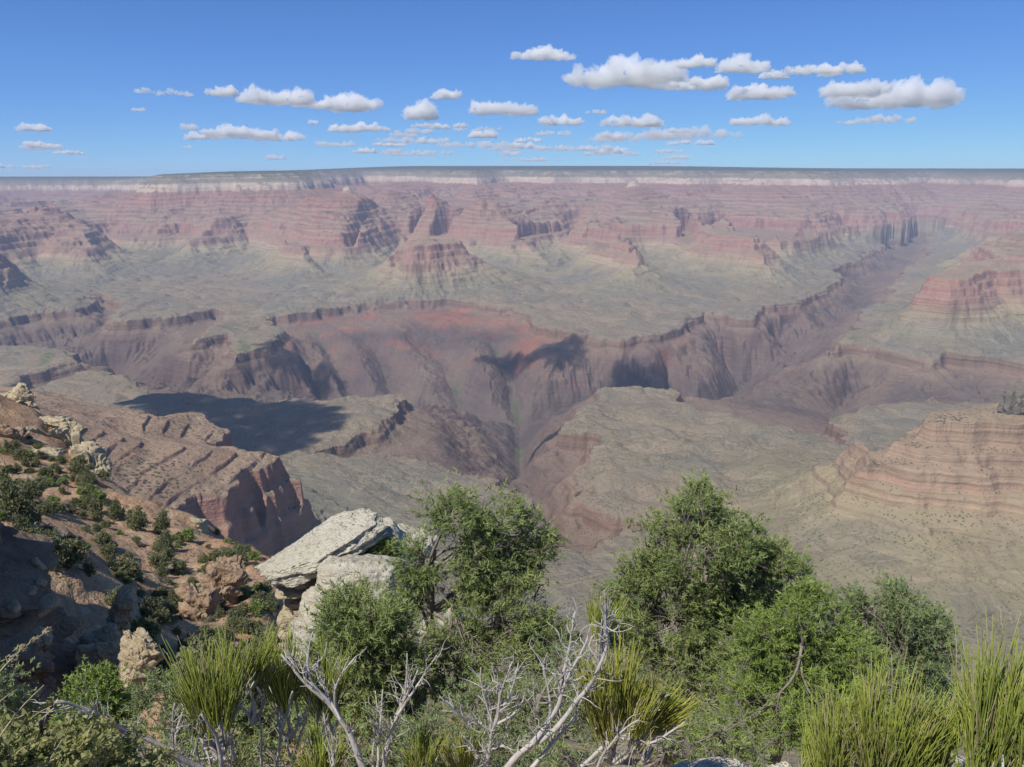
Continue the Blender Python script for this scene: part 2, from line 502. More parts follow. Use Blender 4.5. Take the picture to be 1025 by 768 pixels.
def heights(x, y):
    """ground height above the camera, bed height, and masks at plan positions"""
    r = np.hypot(x, y)
    far = sstep(3500, 9000, r)
    wx = fbm2(x, y, 2100, 2, 3) * 420 * far; wy = fbm2(x, y, 2100, 2, 13) * 700 * far
    a2 = 26 + 150 * far
    wx += fbm2(x, y, 760, 2, 23) * a2; wy += fbm2(x, y, 760, 2, 33) * a2
    a3 = 24 + 46 * far
    wx += fbm2(x, y, 210, 3, 43) * a3; wy += fbm2(x, y, 210, 3, 53) * a3
    a4 = 12
    wx += fbm2(x, y, 52, 2, 63) * a4; wy += fbm2(x, y, 52, 2, 73) * a4
    X = x + wx; Y = y + wy
    # sharp-edged buttresses in the cliff lines
    btr = np.abs(fbm2(x, y, 170, 2, 83)) * (30 - 4 * far) + far * np.abs(fbm2(x, y, 560, 3, 82)) * 190 + (1 - far) * np.abs(fbm2(x, y, 95, 2, 84)) * np.where(x < 0, 54, 14)
    gw = fbm2(x, y, 330, 4, 87, 0.55); gw2 = fbm2(x, y, 330, 4, 97, 0.55)
    dG = samp(gG, x + wx * 0.5 + gw * 85, y + wy * 0.5 + gw2 * 85) + (0.25 - np.abs(fbm2(x, y, 120, 3, 88))) * 34 + np.maximum(0, ridged2(x, y, 520, 2, 89) - 0.45) * 110
    dR = samp(gR, X, Y) - btr
    nf = 0.22 + 0.78 * far
    dC = samp(gC, x + wx * nf, y + wy * nf) - btr * 0.8 * nf
    b = samp(gB, x + wx * 0.4, y + wy * 0.4); zth = samp(gZ, x, y)
    sg = near_of(SUPERGROUP, x, y)

    rl = np.maximum(0, fbm2(x, y, 900, 3, 117) * 40 + 34) * far
    # --- platform and shale slopes between gorge rim and Redwall foot
    u = np.maximum(0, -dG); v = np.maximum(0, -dR)
    W = u + v
    L = 1000.0
    q = np.where(W > L, v, v * L / np.maximum(W, 1))
    q = q * (1 + 0.35 * fbm2(x, y, 520, 3, 91))
    z1 = np.interp(q, [0, 40, 50, 120, 128, 210, 216, 380, 385, 640, 1000, 3000], [-765, -792, -815, -842, -857, -880, -889, -925, -932, -965, -985, -1000])
    z1 = z1 + rl * np.exp(-q / 150.0)
    zl = (z1 + 4 * fbm2(x, y, 260, 2, 108)) / 27.0; fz = zl - np.floor(zl)
    z1 = z1 + (np.interp(fz, [0, .80, .84, 1], [0, .52, .92, 1]) - fz) * 27.0 * 0.75 * sstep(-0.05, 0.30, fbm2(x, y, 380, 3, 109)) * sstep(30, 120, q)
    z1 = np.where(u < 60, np.minimum(z1, -985 - 15 * (1 - u / 60)), z1) * 1.0
    pl = sstep(250, 700, q)
    z1 = z1 + pl * (fbm2(x, y, 700, 3, 101) * 30 + fbm2(x, y, 150, 4, 103, 0.6) * 8 - np.maximum(0, ridged2(x, y, 190, 3, 107) - 0.45) * 16 - np.maximum(0, ridged2(x, y, 480, 2, 111) - 0.42) * 55 * sstep(40, 200, u))
    # --- gorge
    a = np.maximum(0, dG)
    k = b / np.maximum(a + b, 1)
    rimz = -1072.0
    shape = np.where(True, k ** (0.85), k)
    bench = np.interp(k, [0, 0.05, 0.25, 0.42, 0.50, 0.7, 0.93, 1.0], [0, 0.01, 0.45, 0.62, 0.66, 0.8, 0.965, 1.0])
    vsh = np.interp(k, [0, 0.04, 0.3, 0.7, 1.0], [0, 0.02, 0.42, 0.8, 1.0])
    kk = np.where(sg > 0.35, bench, vsh)
    kk = vsh + (bench - vsh) * sstep(0.2, 0.6, sg)
    kk = kk + inner_rough(x, y) * 4 * k * (1 - k) * (0.17 + 0.13 * sg)
    tk = kk * 9 + fbm2(x, y, 300, 2, 177); ft = tk - np.floor(tk)
    kk = kk + (np.interp(ft, [0, .72, .80, 1], [0, .5, .9, 1]) - ft) / 9 * 0.7 * sg * sstep(0, .1, k)
    z2 = np.minimum(zth, rimz) + (rimz - np.minimum(zth, rimz)) * kk
    brk = sstep(-0.25, 0.4, fbm2(x, y, 420, 3, 105))            # in places the cliff has broken down to a slope
    ta = a / (0.8 + 2.6 * brk * brk)
    tap = np.interp(ta, [0, 6, 11, 17, 24, 40, 90], [0, 20, 25, 47, 53, 63, 73])
    wa = sstep(25, 240, a)
    z2 = (1 - wa) * (-1000 - tap - np.minimum(a, 240) * 0.12) + wa * np.minimum(z2, -1030)
    # --- Redwall, Supai, Hermit
    # side canyons cut back between the far promontories
    vn = perlin2((x + 1.6 * wx) / 1250 + 3.3, (y + wy) / 4200 + 1.7, 151) + 0.35 * perlin2((x + wx) / 520, (y + wy) / 1500, 152)
    vall = np.maximum(0, 1 - np.abs(vn) / 0.20)
    fade = sstep(500, 2300, -dC) * sstep(7700, 9300, r)
    dR = np.where(dR > 0, dR - (vall * 1.25) * 1500 * fade * sstep(0, 500, dR + 120), dR)
    ui = np.maximum(0, dR); vi = np.maximum(0, -dC)
    uw = ui / (1 + 1.5 * far + 1.1 * ((far < 0.05) & (x > 0)))
    redw = np.interp(uw, [0, 8, 20, 28, 42, 52], [0, 46, 54, 104, 114, 160])
    redw = np.maximum(redw, rl)
    Wi = np.maximum(ui - 52, 0) + vi
    us = ui * far + np.maximum(0, samp(gR, x + wx * 0.25, y + wy * 0.25)) * (1 - far)
    t = np.maximum(us - 52, 0) / np.maximum(np.maximum(us - 52, 0) + vi, 1)
    rr = ridged2(x + wx, y * 0.75 + wy, 1900, 4, 121)
    bigw = sstep(1400, 3500, Wi)
    t = np.clip(t + bigw * (t ** 1.9 - t + (1.15 * (rr - 0.50) + 0.16 * ridged2(x + wx, y + wy, 620, 2, 127)) * np.minimum(1, 9 * t) * np.sqrt(1 - t)), 0, 1)
    t = np.maximum(t, bigw * far * 0.56 * np.minimum(1, np.maximum(ui - 130, 0) / (700 + 420 * fbm2(x, y, 1800, 2, 155))))
    for (bx, by), br, bl in BUTTES:
        dd = np.hypot(X - bx, (Y - by) * 0.7)
        t = np.maximum(t, (0.25 + bl) * 1.12 * np.maximum(0, 1 - dd / (br * 1.45)) * np.minimum(1, np.maximum(0, ui - 60) / 420))
    t = t + fbm2(x, y, 420, 3, 131) * (0.014 + 0.106 * far) * 4 * t * (1 - t)
    g = 0.75 * t + 0.25 * t * t
    zs = -600 + 360 * g * (1 - 0.55 * ((far < 0.05) & (x > 200) & (y > 700)))
    step = np.where(far > 0.4, 84.0, 16.0)
    ph = (zs + 600 + 9 * fbm2(x, y, 300, 2, 141) + (1 - far) * (7 * np.sin(zs / 19.0) + 3 * np.sin(zs / 7.3 + 1))) / step
    fl = np.floor(ph); fr = ph - fl
    fr2 = np.interp(fr, [0, 0.50, 0.60, 0.78, 0.86, 1.0], [0, 0.16, 0.46, 0.54, 0.90, 1.0])
    frn = np.interp(fr, [0, 0.80, 0.835, 1.0], [0, 0.50, 0.93, 1.0])
    fr2 = frn + (fr2 - frn) * far
    zt = -600 + (fl + fr2) * step
    p2 = (zt + 6 * fbm2(x, y, 200, 2, 145)) / 15.3
    f2 = np.floor(p2)
    zt = (0.80 - 0.45 * far) * zt + (0.20 + 0.45 * far) * ((f2 + np.interp(p2 - f2, [0, 0.5, 0.75, 1.0], [0, 0.2, 0.85, 1.0])) * 15.3)
    m_sup = (1 - sstep(-345, -320, zs)) * (0.95 * far + (1 - far) * (0.12 + 0.88 * sstep(-0.25, 0.20, fbm2(x, y, 110, 3, 147))))
    redw = redw * np.where((far < 0.05) & (x > 0), 0.72, 1.0)
    z3 = -760 + redw
    z3 = np.where(uw > 52, zs + (zt - zs) * m_sup - 28.0 * ((far < 0.05) & (x > 0)), z3)
    # --- Coconino, Toroweap, Kaibab
    w = np.maximum(0, dC)
    sc = 1 + 1.6 * far
    z4 = -240 + np.interp(w / sc, [0, 9, 14, 28, 75, 83, 100, 112, 135, 400, 1500, 9000], [0, 55, 60, 104, 150, 172, 186, 212, 226, 242, 262, 300])
    z = np.where(dC > 0, z4, np.where(dR > 0, z3, np.where(dG > 0, z2, z1)))
    # --- gullies down the slopes
    e = 60.0
    return z, dict(r=r, far=far, dG=dG, dR=dR, dC=dC, u=u, v=v, q=q, sg=sg, b=b, k=k, deep=-1072 - zth)

# ---- base gradient for the gullies, on the plan grid
_zb, _ = heights(_GXX.ravel(), _GYY.ravel())
_zb = blur(_zb.reshape(_GXX.shape), 4)
_gyg, _gxg = np.gradient(_zb, GC)
_gl = np.sqrt(_gxg ** 2 + _gyg ** 2) + 1e-6
gSx, gSy, gSl = _gxg / _gl, _gyg / _gl, _gl

def ground(x, y):
    z, m = heights(x, y)
    gx = samp(gSx, x, y); gy = samp(gSy, x, y); sl = samp(gSl, x, y)
    n = np.hypot(gx, gy) + 1e-6; gx /= n; gy /= n
    e1 = gully(x, y, gx, gy, 250, 3)
    e2 = gully(x + 30 * e1, y, gx, gy, 105, 5)
    e3 = gully(x, y + 10 * e2, gx, gy, 44, 9)
    inG = sstep(60, 220, m['dG'])
    shale = ((m['dG'] <= 0) & (m['dR'] <= 0)) * sstep(0.06, 0.35, sl) * sstep(0, 60, m['v'])
    inS = ((m['dR'] > 60) & (m['dC'] <= 0)) * sstep(0.1, 0.4, sl)
    amp = inG * (1 - 0.15 * m['sg']) * sstep(30, 330, m['deep']) * sstep(0.05, 0.35, m['k'] * 1.0) * 34 + shale * (7 + 8 * m['far']) + inS * (4 + 13 * m['far'])
    amp = amp * (0.35 + 0.65 * sstep(0.05, 0.5, sl))
    ge = e1 * 0.55 + e2 * 0.34 + e3 * 0.2
    ge = np.where(inG > 0.01, -np.abs(ge) * 1.9 + 0.45, ge)
    z = z + amp * ge
    rough = 2.2 + 6.0 * inG
    z = z + fbm2(x, y, 90, 4, 151) * rough * (1.6 - 0.9 * (inS > 0) * (1 - m['far']))
    edge = ((m['dR'] > -10) & (m['dR'] < 80)) | ((m['dC'] > -10) & (m['dC'] < 120))
    z = z + edge * fbm2(x, y, 38, 2, 161) * 5
    dp = dip(x, y)
    m['strat'] = z - 0.0
    m['gul'] = ge
    return z + dp, z, m

def build_canyon():
    # grid of view-independent extent: fans out from the rim, finer towards the viewpoint
    ncol, nrow = 1560, 2150
    th = np.radians(np.linspace(-42.5, 42.5, ncol))
    f = np.linspace(0, 1, nrow)
    lr = np.interp(f, [0, 0.05, 0.17, 0.60, 0.95, 1.0], np.log([250, 900, 1700, 7400, 15500, 23500]))
    rad = np.exp(lr)
    T, R_ = np.meshgrid(th, rad)
    x = (R_ * np.sin(T)).ravel(); y = (R_ * np.cos(T)).ravel()
    z, st, m = ground(x, y)
    V = np.stack([x, y, z], 1).astype(np.float32)
    idx = np.arange(ncol * nrow, dtype=np.int32).reshape(nrow, ncol)
    F = np.stack([idx[:-1, :-1], idx[:-1, 1:], idx[1:, 1:], idx[1:, :-1]], -1).reshape(-1, 4)
    # which landform a face belongs to
    fi = F[:, 0]
    dG, dR, dC = m['dG'][fi], m['dR'][fi], m['dC'][fi]
    rr = m['r'][fi]; xx = x[fi]; yy = y[fi]
    reg = np.zeros(len(F), dtype=np.int8)                 # 0 platform
    reg[dG > 0] = 1                                       # gorge
    nor = yy > 3600
    reg[(dR > 0) & nor] = 2                               # red cliffs
    reg[(dC > 0) & nor & (rr > 12800)] = 3                # distant rim plateau
    reg[(dR > 0) & ~nor & (xx < -60)] = 4                 # red mesa
    reg[(dR > 0) & ~nor & (xx >= -60)] = 5                # layered butte
    names = ['desert_plateau_terrain', 'inner_gorge_terrain', 'red_cliffs_terrain', 'distant_rim_plateau', 'red_mesa_terrain', 'layered_butte_terrain']
    mat = canyon_material()
    sg = near_of([(c, r_ * 0.8) for c, r_ in SUPERGROUP], x, y) * (m['dG'] > 0)
    for k, nm in enumerate(names):
        ff = F[reg == k]
        if not len(ff):
            continue
        used = np.zeros(len(V), dtype=bool); used[ff.ravel()] = True
        remap = np.cumsum(used) - 1
        me = np_mesh(nm, V[used], remap[ff].astype(np.int32))
        float_attr(me, 'bed', st[used])
        float_attr(me, 'red_beds', sg[used])
        float_attr(me, 'gully', m['gul'][used])
        float_attr(me, 'stream', m['b'][used])
        float_attr(me, 'pale', np.full(int(used.sum()), 1.0 if k == 5 else 0.0))
        props(link(nm, me, mat), kind='structure')
def canyon_material():
    N = NT('canyon rock and desert scrub')
    geo = N.n('ShaderNodeNewGeometry')
    pos = geo.outputs['Position']
    sep = N.n('ShaderNodeSeparateXYZ'); N.l(geo.outputs['Normal'], sep.inputs[0])
    nz = sep.outputs[2]
    bed = N.attr('bed')
    big = N.noise(pos, 0.0022, 4, 0.6)
    mid = N.noise(pos, 0.011, 4, 0.6)
    fine = N.noise(pos, 0.06, 3, 0.6)
    # beds wobble a little
    bw = N.math('ADD', bed, N.math('MULTIPLY', N.math('SUBTRACT', mid, 0.5), 22.0))
    # thin beds: noise stretched along the beds
    cx = N.n('ShaderNodeCombineXYZ')
    sp = N.n('ShaderNodeSeparateXYZ'); N.l(pos, sp.inputs[0])
    N.l(N.math('MULTIPLY', sp.outputs[0], 0.0016), cx.inputs[0])
    N.l(N.math('MULTIPLY', sp.outputs[1], 0.0016), cx.inputs[1])
    N.l(N.math('MULTIPLY', bed, 0.085), cx.inputs[2])
    thin = N.noise(cx.outputs[0], 1.0, 3, 0.65)
    f = N.rng(bw, -1460.0, 310.0)
    def s(z): return (z + 1460.0) / 1770.0
    cliff = N.ramp(f, [
        (s(-1455), (.15, .115, .105)), (s(-1250), (.185, .13, .115)), (s(-1085), (.21, .145, .12)), (s(-1066), (.22, .145, .11)), (s(-1050), (.18, .12, .095)),
        (s(-1003), (.24, .165, .125)), (s(-985), (.30, .26, .185)), (s(-880), (.33, .28, .19)), (s(-835), (.36, .29, .19)), (s(-785), (.40, .29, .20)),
        (s(-758), (.36, .23, .175)), (s(-690), (.385, .22, .175)), (s(-612), (.365, .195, .16)), (s(-590), (.36, .215, .17)), (s(-500), (.335, .185, .155)), (s(-420), (.36, .21, .17)),
        (s(-335), (.38, .18, .135)), (s(-252), (.36, .19, .145)), (s(-234), (.55, .43, .34)), (s(-150), (.58, .48, .38)), (s(-128), (.33, .29, .21)), (s(-92), (.31, .27, .20)),
        (s(-78), (.44, .38, .30)), (s(-30), (.40, .35, .27)), (s(0), (.10, .115, .07)), (s(300), (.065, .085, .05))])
    slope = N.ramp(f, [
        (s(-1455), (.17, .135, .115)), (s(-1250), (.205, .15, .125)), (s(-1085), (.225, .165, .13)), (s(-1040), (.24, .185, .14)),
        (s(-1003), (.275, .23, .168)), (s(-980), (.268, .23, .165)), (s(-930), (.285, .258, .165)), (s(-880), (.335, .295, .185)), (s(-835), (.375, .32, .20)), (s(-790), (.38, .31, .205)),
        (s(-745), (.32, .23, .165)), (s(-600), (.36, .28, .20)), (s(-560), (.36, .27, .19)), (s(-400), (.34, .23, .17)), (s(-300), (.33, .18, .135)), (s(-245), (.31, .18, .135)),
        (s(-200), (.43, .33, .25)), (s(-130), (.25, .22, .16)), (s(-80), (.21, .19, .135)), (s(-20), (.12, .13, .08)), (s(5), (.05, .068, .042)), (s(300), (.042, .06, .038))])
    st = N.math('ADD', nz, N.math('MULTIPLY', N.math('SUBTRACT', fine, 0.5), 0.28))
    col = N.mix(N.rng(st, 0.62, 0.80), cliff, slope)
    # the near butte is weathered to tan
    lum = N.mix(N.rng(mid, 0.35, 0.65), (.315, .245, .17), (.385, .30, .21))
    redb = N.rng(N.math('ADD', bed, N.math('MULTIPLY', N.math('SUBTRACT', big, 0.5), 160.0)), -700.0, -745.0, 0.25, 0.0)
    col = N.mix(N.math('MULTIPLY', N.attr('pale'), N.rng(big, 0.3, 0.7, 0.9, 0.55)), col, lum)
    # thin bed contrast, strong on cliffs
    steep = N.rng(st, 0.9, 0.6)
    # upright joints and stains on the massive cliffs
    cv = N.n('ShaderNodeCombineXYZ')
    N.l(N.math('MULTIPLY', sp.outputs[0], 0.03), cv.inputs[0])
    N.l(N.math('MULTIPLY', sp.outputs[1], 0.03), cv.inputs[1])
    N.l(N.math('MULTIPLY', bed, 0.004), cv.inputs[2])
    upr = N.rng(N.noise(cv.outputs[0], 1.0, 4, 0.65), 0.3, 0.7, 0.70, 1.30)
    massive = N.math('MAXIMUM', N.math('MULTIPLY', N.rng(bed, -770.0, -755.0), N.rng(bed, -596.0, -606.0)),
                     N.math('MAXIMUM', N.math('MULTIPLY', N.rng(bed, -240.0, -230.0), N.rng(bed, -125.0, -135.0)), N.rng(bed, -1060.0, -1080.0, 0, 0.5)))
    tb = N.rng(thin, 0.32, 0.68, 0.60, 1.40)
    mx = N.n('ShaderNodeMix', data_type='FLOAT')
    N.l(N.math('MULTIPLY', massive, N.rng(N.attr('pale'), 0.0, 1.0, 0.5, 0.1)), mx.inputs[0]); N.l(tb, mx.inputs[2]); N.l(upr, mx.inputs[3])
    tb = mx.outputs[0]
    k = N.math('ADD', N.math('MULTIPLY', N.math('SUBTRACT', tb, 1.0), N.math('ADD', N.math('MULTIPLY', steep, 0.8), 0.15)), 1.0)
    vm = N.n('ShaderNodeVectorMath', operation='SCALE'); N.l(col, vm.inputs[0]); N.l(k, vm.inputs['Scale'])
    col = vm.outputs[0]
    wv = N.math('SINE', N.math('MULTIPLY', N.math('ADD', bed, N.math('MULTIPLY', N.math('SUBTRACT', big, 0.5), 120.0)), 0.13))
    sup = N.math('MULTIPLY', N.rng(bed, -610.0, -580.0), N.rng(bed, -250.0, -300.0))
    col = N.mix(N.math('MULTIPLY', sup, N.rng(wv, -0.2, 0.9, 0, 0.38)), col, (.19, .10, .085))
    col = N.mix(N.math('MULTIPLY', sup, N.rng(wv, 0.1, -0.9, 0, 0.28)), col, (.42, .27, .20))
    # red shales under the gorge rim
    rb = N.attr('red_beds')
    redc = N.mix(N.rng(N.noise(pos, 0.0035, 3, 0.5), 0.51, 0.62), (.225, .15, .125), (.42, .15, .095))
    rmask = N.math('MULTIPLY', N.rng(rb, 0.3, 0.8), N.math('MULTIPLY', N.rng(bed, -1300.0, -1200.0), N.rng(bed, -1040.0, -1075.0)))
    col = N.mix(N.math('MULTIPLY', rmask, 0.68), col, redc)
    # veins and pale chutes in the schist
    gl = N.attr('gully')
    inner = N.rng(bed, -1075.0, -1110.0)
    chute = N.math('MULTIPLY', N.rng(gl, 0.30, 0.44), N.math('MULTIPLY', inner, N.rng(N.noise(pos, 0.003, 2), 0.5, 0.62)))
    col = N.mix(N.math('MULTIPLY', chute, 0.55), col, (.36, .27, .215))
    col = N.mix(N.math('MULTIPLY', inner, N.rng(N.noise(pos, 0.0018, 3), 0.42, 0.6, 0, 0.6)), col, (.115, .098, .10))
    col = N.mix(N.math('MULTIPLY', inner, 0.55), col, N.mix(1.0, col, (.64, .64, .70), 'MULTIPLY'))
    # broad tone changes and drainage lines on the platform
    col = N.mix(N.math('MULTIPLY', N.rng(big, 0.36, 0.66, 0, 0.55), N.rng(bed, -40.0, -120.0)), col, N.mix(0.5, col, (.36, .29, .20)))
    plat = N.math('MULTIPLY', N.rng(bed, -1010.0, -990.0), N.rng(bed, -800.0, -880.0))
    col = N.mix(N.math('MULTIPLY', plat, N.rng(N.noise(pos, 0.0042, 5, 0.62, 1.0), 0.50, 0.62, 0, 0.5)), col, (.185, .175, .125))
    col = N.mix(N.math('MULTIPLY', plat, N.rng(N.noise(pos, 0.0065, 4, 0.62, 0.6), 0.56, 0.68, 0, 0.5)), col, (.32, .225, .155))
    col = N.mix(N.math('MULTIPLY', plat, N.rng(N.noise(pos, 0.0016, 4, 0.55, 0.4), 0.46, 0.62, 0, 0.65)), col, (.205, .205, .175))
    # dry washes
    wl = N.math('ABSOLUTE', N.math('SUBTRACT', N.noise(pos, 0.0032, 3, 0.55, 0.8), 0.5))
    col = N.mix(N.math('MULTIPLY', plat, N.rng(wl, 0.010, 0.003, 0, 0.55)), col, (.36, .31, .235))
    wl2 = N.math('ABSOLUTE', N.math('SUBTRACT', N.noise(pos, 0.0075, 3, 0.6, 0.6), 0.5))
    col = N.mix(N.math('MULTIPLY', plat, N.rng(wl2, 0.016, 0.004, 0, 0.45)), col, (.13, .13, .09))
    # desert scrub as dark dots on everything that is not a cliff
    v1 = N.voro(pos, 0.095, 1.0)
    dens = N.noise(pos, 0.006, 3, 0.6)
    dot = N.math('LESS_THAN', v1, N.rng(dens, 0.32, 0.68, 0.14, 0.40))
    dot = N.math('MULTIPLY', dot, N.rng(nz, 0.66, 0.82))
    upper = N.rng(bed, -1000.0, -500.0, 0.5, 0.85)
    col = N.mix(N.math('MULTIPLY', dot, upper), col, (.065, .075, .042))
    tone = N.n('ShaderNodeVectorMath', operation='MULTIPLY'); N.l(col, tone.inputs[0]); tone.inputs[1].default_value = (0.85, 0.82, 0.79)
    col = tone.outputs[0]
    # green along the stream beds
    sb = N.attr('stream')
    gm = N.math('MULTIPLY', N.rng(sb, 34.0, 12.0), N.math('MULTIPLY', N.rng(nz, 0.86, 0.95), N.rng(N.noise(pos, 0.0026, 2), 0.54, 0.62)))
    col = N.mix(N.math('MULTIPLY', gm, 0.7), col, (.085, .13, .05))
    hs = N.math('ADD', N.math('MULTIPLY', fine, 1.0), N.math('MULTIPLY', thin, 0.8))
    bmp = N.bump(hs, 0.8, 7.0)
    bm2 = N.bump(N.noise(pos, 0.20, 5, 0.75), 0.9, 2.6, bmp)
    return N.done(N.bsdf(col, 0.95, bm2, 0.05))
build_canyon()

def build_haze():
    hm = bpy.data.materials.new('haze air'); hm.use_nodes = True
    t = hm.node_tree; t.nodes.clear()
    o = t.nodes.new('ShaderNodeOutputMaterial'); pv = t.nodes.new('ShaderNodeVolumePrincipled')
    pv.inputs['Color'].default_value = (0.62, 0.74, 1.0, 1)
    pv.inputs['Density'].default_value = HAZE_DENSITY
    pv.inputs['Anisotropy'].default_value = 0.0
    t.links.new(pv.outputs[0], o.inputs['Volume'])
    x0, x1, y0, y1, z0, z1 = -18500, 18500, -300, 24800, -1650, 345
    v = [(x0, y0, z0), (x1, y0, z0), (x1, y1, z0), (x0, y1, z0), (x0, y0, z1), (x1, y0, z1), (x1, y1, z1), (x0, y1, z1)]
    f = [(0, 3, 2, 1), (4, 5, 6, 7), (0, 1, 5, 4), (1, 2, 6, 5), (2, 3, 7, 6), (3, 0, 4, 7)]
    me = np_mesh('haze', v, np.array(f), smooth=False)
    props(link('haze', me, hm), kind='stuff')
build_haze()
# ------------------------------------------------------------------ slope below the viewpoint and the ridge on the left
_near_pts = []
def _np_pt(px, py, d):
    p = at_dist(px, py, d)
    _near_pts.append((px, d, p.z))
for a in [(0, 520, 80), (40, 556, 79), (85, 598, 74), (115, 660, 66), (0, 735, 57), (60, 740, 57), (0, 790, 46), (60, 780, 46), (120, 740, 50), (150, 705, 58), (190, 690, 62),
          (230, 660, 74), (180, 650, 74), (130, 610, 88), (200, 612, 90), (250, 627, 78), (290, 640, 66), (180, 560, 116), (240, 572, 106), (120, 540, 132), (60, 500, 152),
          (190, 532, 142), (230, 552, 130), (270, 572, 116), (110, 500, 178), (150, 512, 166), (192, 529, 152), (238, 553, 136), (262, 572, 126), (300, 600, 112),
          (30, 470, 200), (75, 462, 226), (105, 492, 196), (75, 436, 236), (45, 430, 244), (18, 402, 266), (0, 398, 268), (-60, 380, 276), (-150, 360, 280), (-150, 470, 150), (-150, 520, 80), (-150, 620, 45),
          (-150, 440, 380), (0, 480, 370), (75, 530, 330), (150, 610, 240), (200, 640, 210), (240, 655, 185), (300, 690, 170),
          (345, 668, 37), (290, 668, 40), (400, 676, 38), (430, 700, 36), (345, 700, 26), (345, 716, 17), (290, 690, 30), (240, 690, 40), (240, 705, 25), (120, 730, 25), (350, 720, 60), (420, 730, 60)]:
    _np_pt(*a)
for px in (-150, 0, 120, 250, 380, 520, 680, 840, 1000, 1150):
    for d, z in ((0.6, -1.75), (1.8, -1.95), (3.2, -2.85), (5.0, -4.3), (8.0, -6.8), (12.0, -10.0), (17.0, -13.8), (24.0, -19.2)):
        _near_pts.append((px, d, z))
    if px > 330:
        for d, z in ((34.0, -27.5), (50.0, -44.0), (80, -84), (150, -165), (250, -255), (380, -360)):
            _near_pts.append((px, d, z))
def _feat(theta, r):
    return np.stack([theta * 2.2, np.log(r)], -1)
_A = []
for px, d, z in _near_pts:
    v = pix_dir(px, 384)
    _A.append((math.atan2(v.x, v.y), d, z / d))
_A = np.array(_A)
_F = _feat(_A[:, 0], _A[:, 1])
def _tps(d2):
    return np.where(d2 > 1e-12, 0.5 * d2 * np.log(np.maximum(d2, 1e-12)), 0)
_D2 = ((_F[:, None] - _F[None]) ** 2).sum(-1)
_n = len(_F)
_M = np.zeros((_n + 3, _n + 3)); _M[:_n, :_n] = _tps(_D2) + np.eye(_n) * 0.006
_M[:_n, _n] = 1; _M[:_n, _n + 1:] = _F; _M[_n, :_n] = 1; _M[_n + 1:, :_n] = _F.T
_W = np.linalg.solve(_M, np.concatenate([_A[:, 2], [0, 0, 0]]))

def near_z(x, y, detail=True):
    x = np.atleast_1d(np.asarray(x, dtype=np.float64)); y = np.atleast_1d(np.asarray(y, dtype=np.float64))
    r = np.hypot(x, y); f = _feat(np.arctan2(x, y), np.maximum(r, 0.3))
    out = np.empty(len(x))
    for i in range(0, len(x), 20000):
        d2 = ((f[i:i + 20000, None] - _F[None]) ** 2).sum(-1)
        out[i:i + 20000] = _tps(d2) @ _W[:_n] + _W[_n] + f[i:i + 20000] @ _W[_n + 1:]
    z = out * r
    if detail:
        k = sstep(20, 80, r)
        z = z + fbm2(x, y, 22, 4, 201) * 3.2 * k + fbm2(x, y, 5, 4, 211) * np.minimum(0.9, 0.012 * r)
        z = z + np.maximum(0, ridged2(x, y, 34, 3, 221) - 0.2) * 2.2 * k
        # small ledges
        ph = z / 4.2 + fbm2(x, y, 40, 2, 231); fr = ph - np.floor(ph)
        z = z + k * 4.2 * 0.35 * (np.interp(fr, [0, .7, .82, 1], [0, .42, .9, 1]) - fr)
    return z

def on_ground(px, py, dmin=25.0, dmax=330.0):
    """where the sight line of a photo point meets the near slope"""
    ds = np.exp(np.linspace(np.log(dmin), np.log(dmax), 500))
    v = pix_dir(px, py); h = math.hypot(v.x, v.y)
    X = v.x / h * ds; Y = v.y / h * ds; Z = v.z / h * ds
    g = near_z(X, Y)
    hit = np.nonzero(Z < g)[0]
    if not len(hit):
        return None
    i = hit[0]
    return Vector((X[i], Y[i], g[i])), ds[i]

def ground_at(px, d):
    p = at_dist(px, 384, d)
    return Vector((p.x, p.y, float(near_z(p.x, p.y)[0])))

def soil_material():
    N = NT('orange slope soil')
    geo = N.n('ShaderNodeNewGeometry'); pos = geo.outputs['Position']
    sep = N.n('ShaderNodeSeparateXYZ'); N.l(geo.outputs['Normal'], sep.inputs[0])
    n1 = N.noise(pos, 0.05, 5, 0.65); n2 = N.noise(pos, 0.35, 4, 0.65); n3 = N.noise(pos, 2.5, 4, 0.6)
    col = N.mix(N.rng(n1, 0.38, 0.62), (.40, .255, .155), (.45, .335, .225))
    col = N.mix(N.rng(n2, 0.40, 0.66, 0, 0.7), col, (.37, .20, .115))
    st = N.voro(pos, 0.55)
    col = N.mix(N.math('MULTIPLY', N.math('LESS_THAN', st, 0.20), N.rng(n1, 0.4, 0.6, 0.2, 0.9)), col, (.46, .40, .30))
    col = N.mix(N.rng(n3, 0.52, 0.70, 0, 0.55), col, (.20, .165, .115))
    col = N.mix(N.rng(sep.outputs[2], 0.62, 0.48), col, N.mix(N.rng(n2, 0.35, 0.6), (.42, .34, .24), (.30, .19, .13)))
    sc = N.math('LESS_THAN', N.voro(pos, 0.42), N.rng(N.noise(pos, 0.07, 3), 0.35, 0.7, 0.05, 0.30))
    col = N.mix(N.math('MULTIPLY', sc, 0.75), col, (.115, .12, .07))
    b = N.bump(N.math('ADD', n2, N.math('MULTIPLY', n3, 0.35)), 0.9, 1.0)
    return N.done(N.bsdf(col, 0.95, b, 0.05))

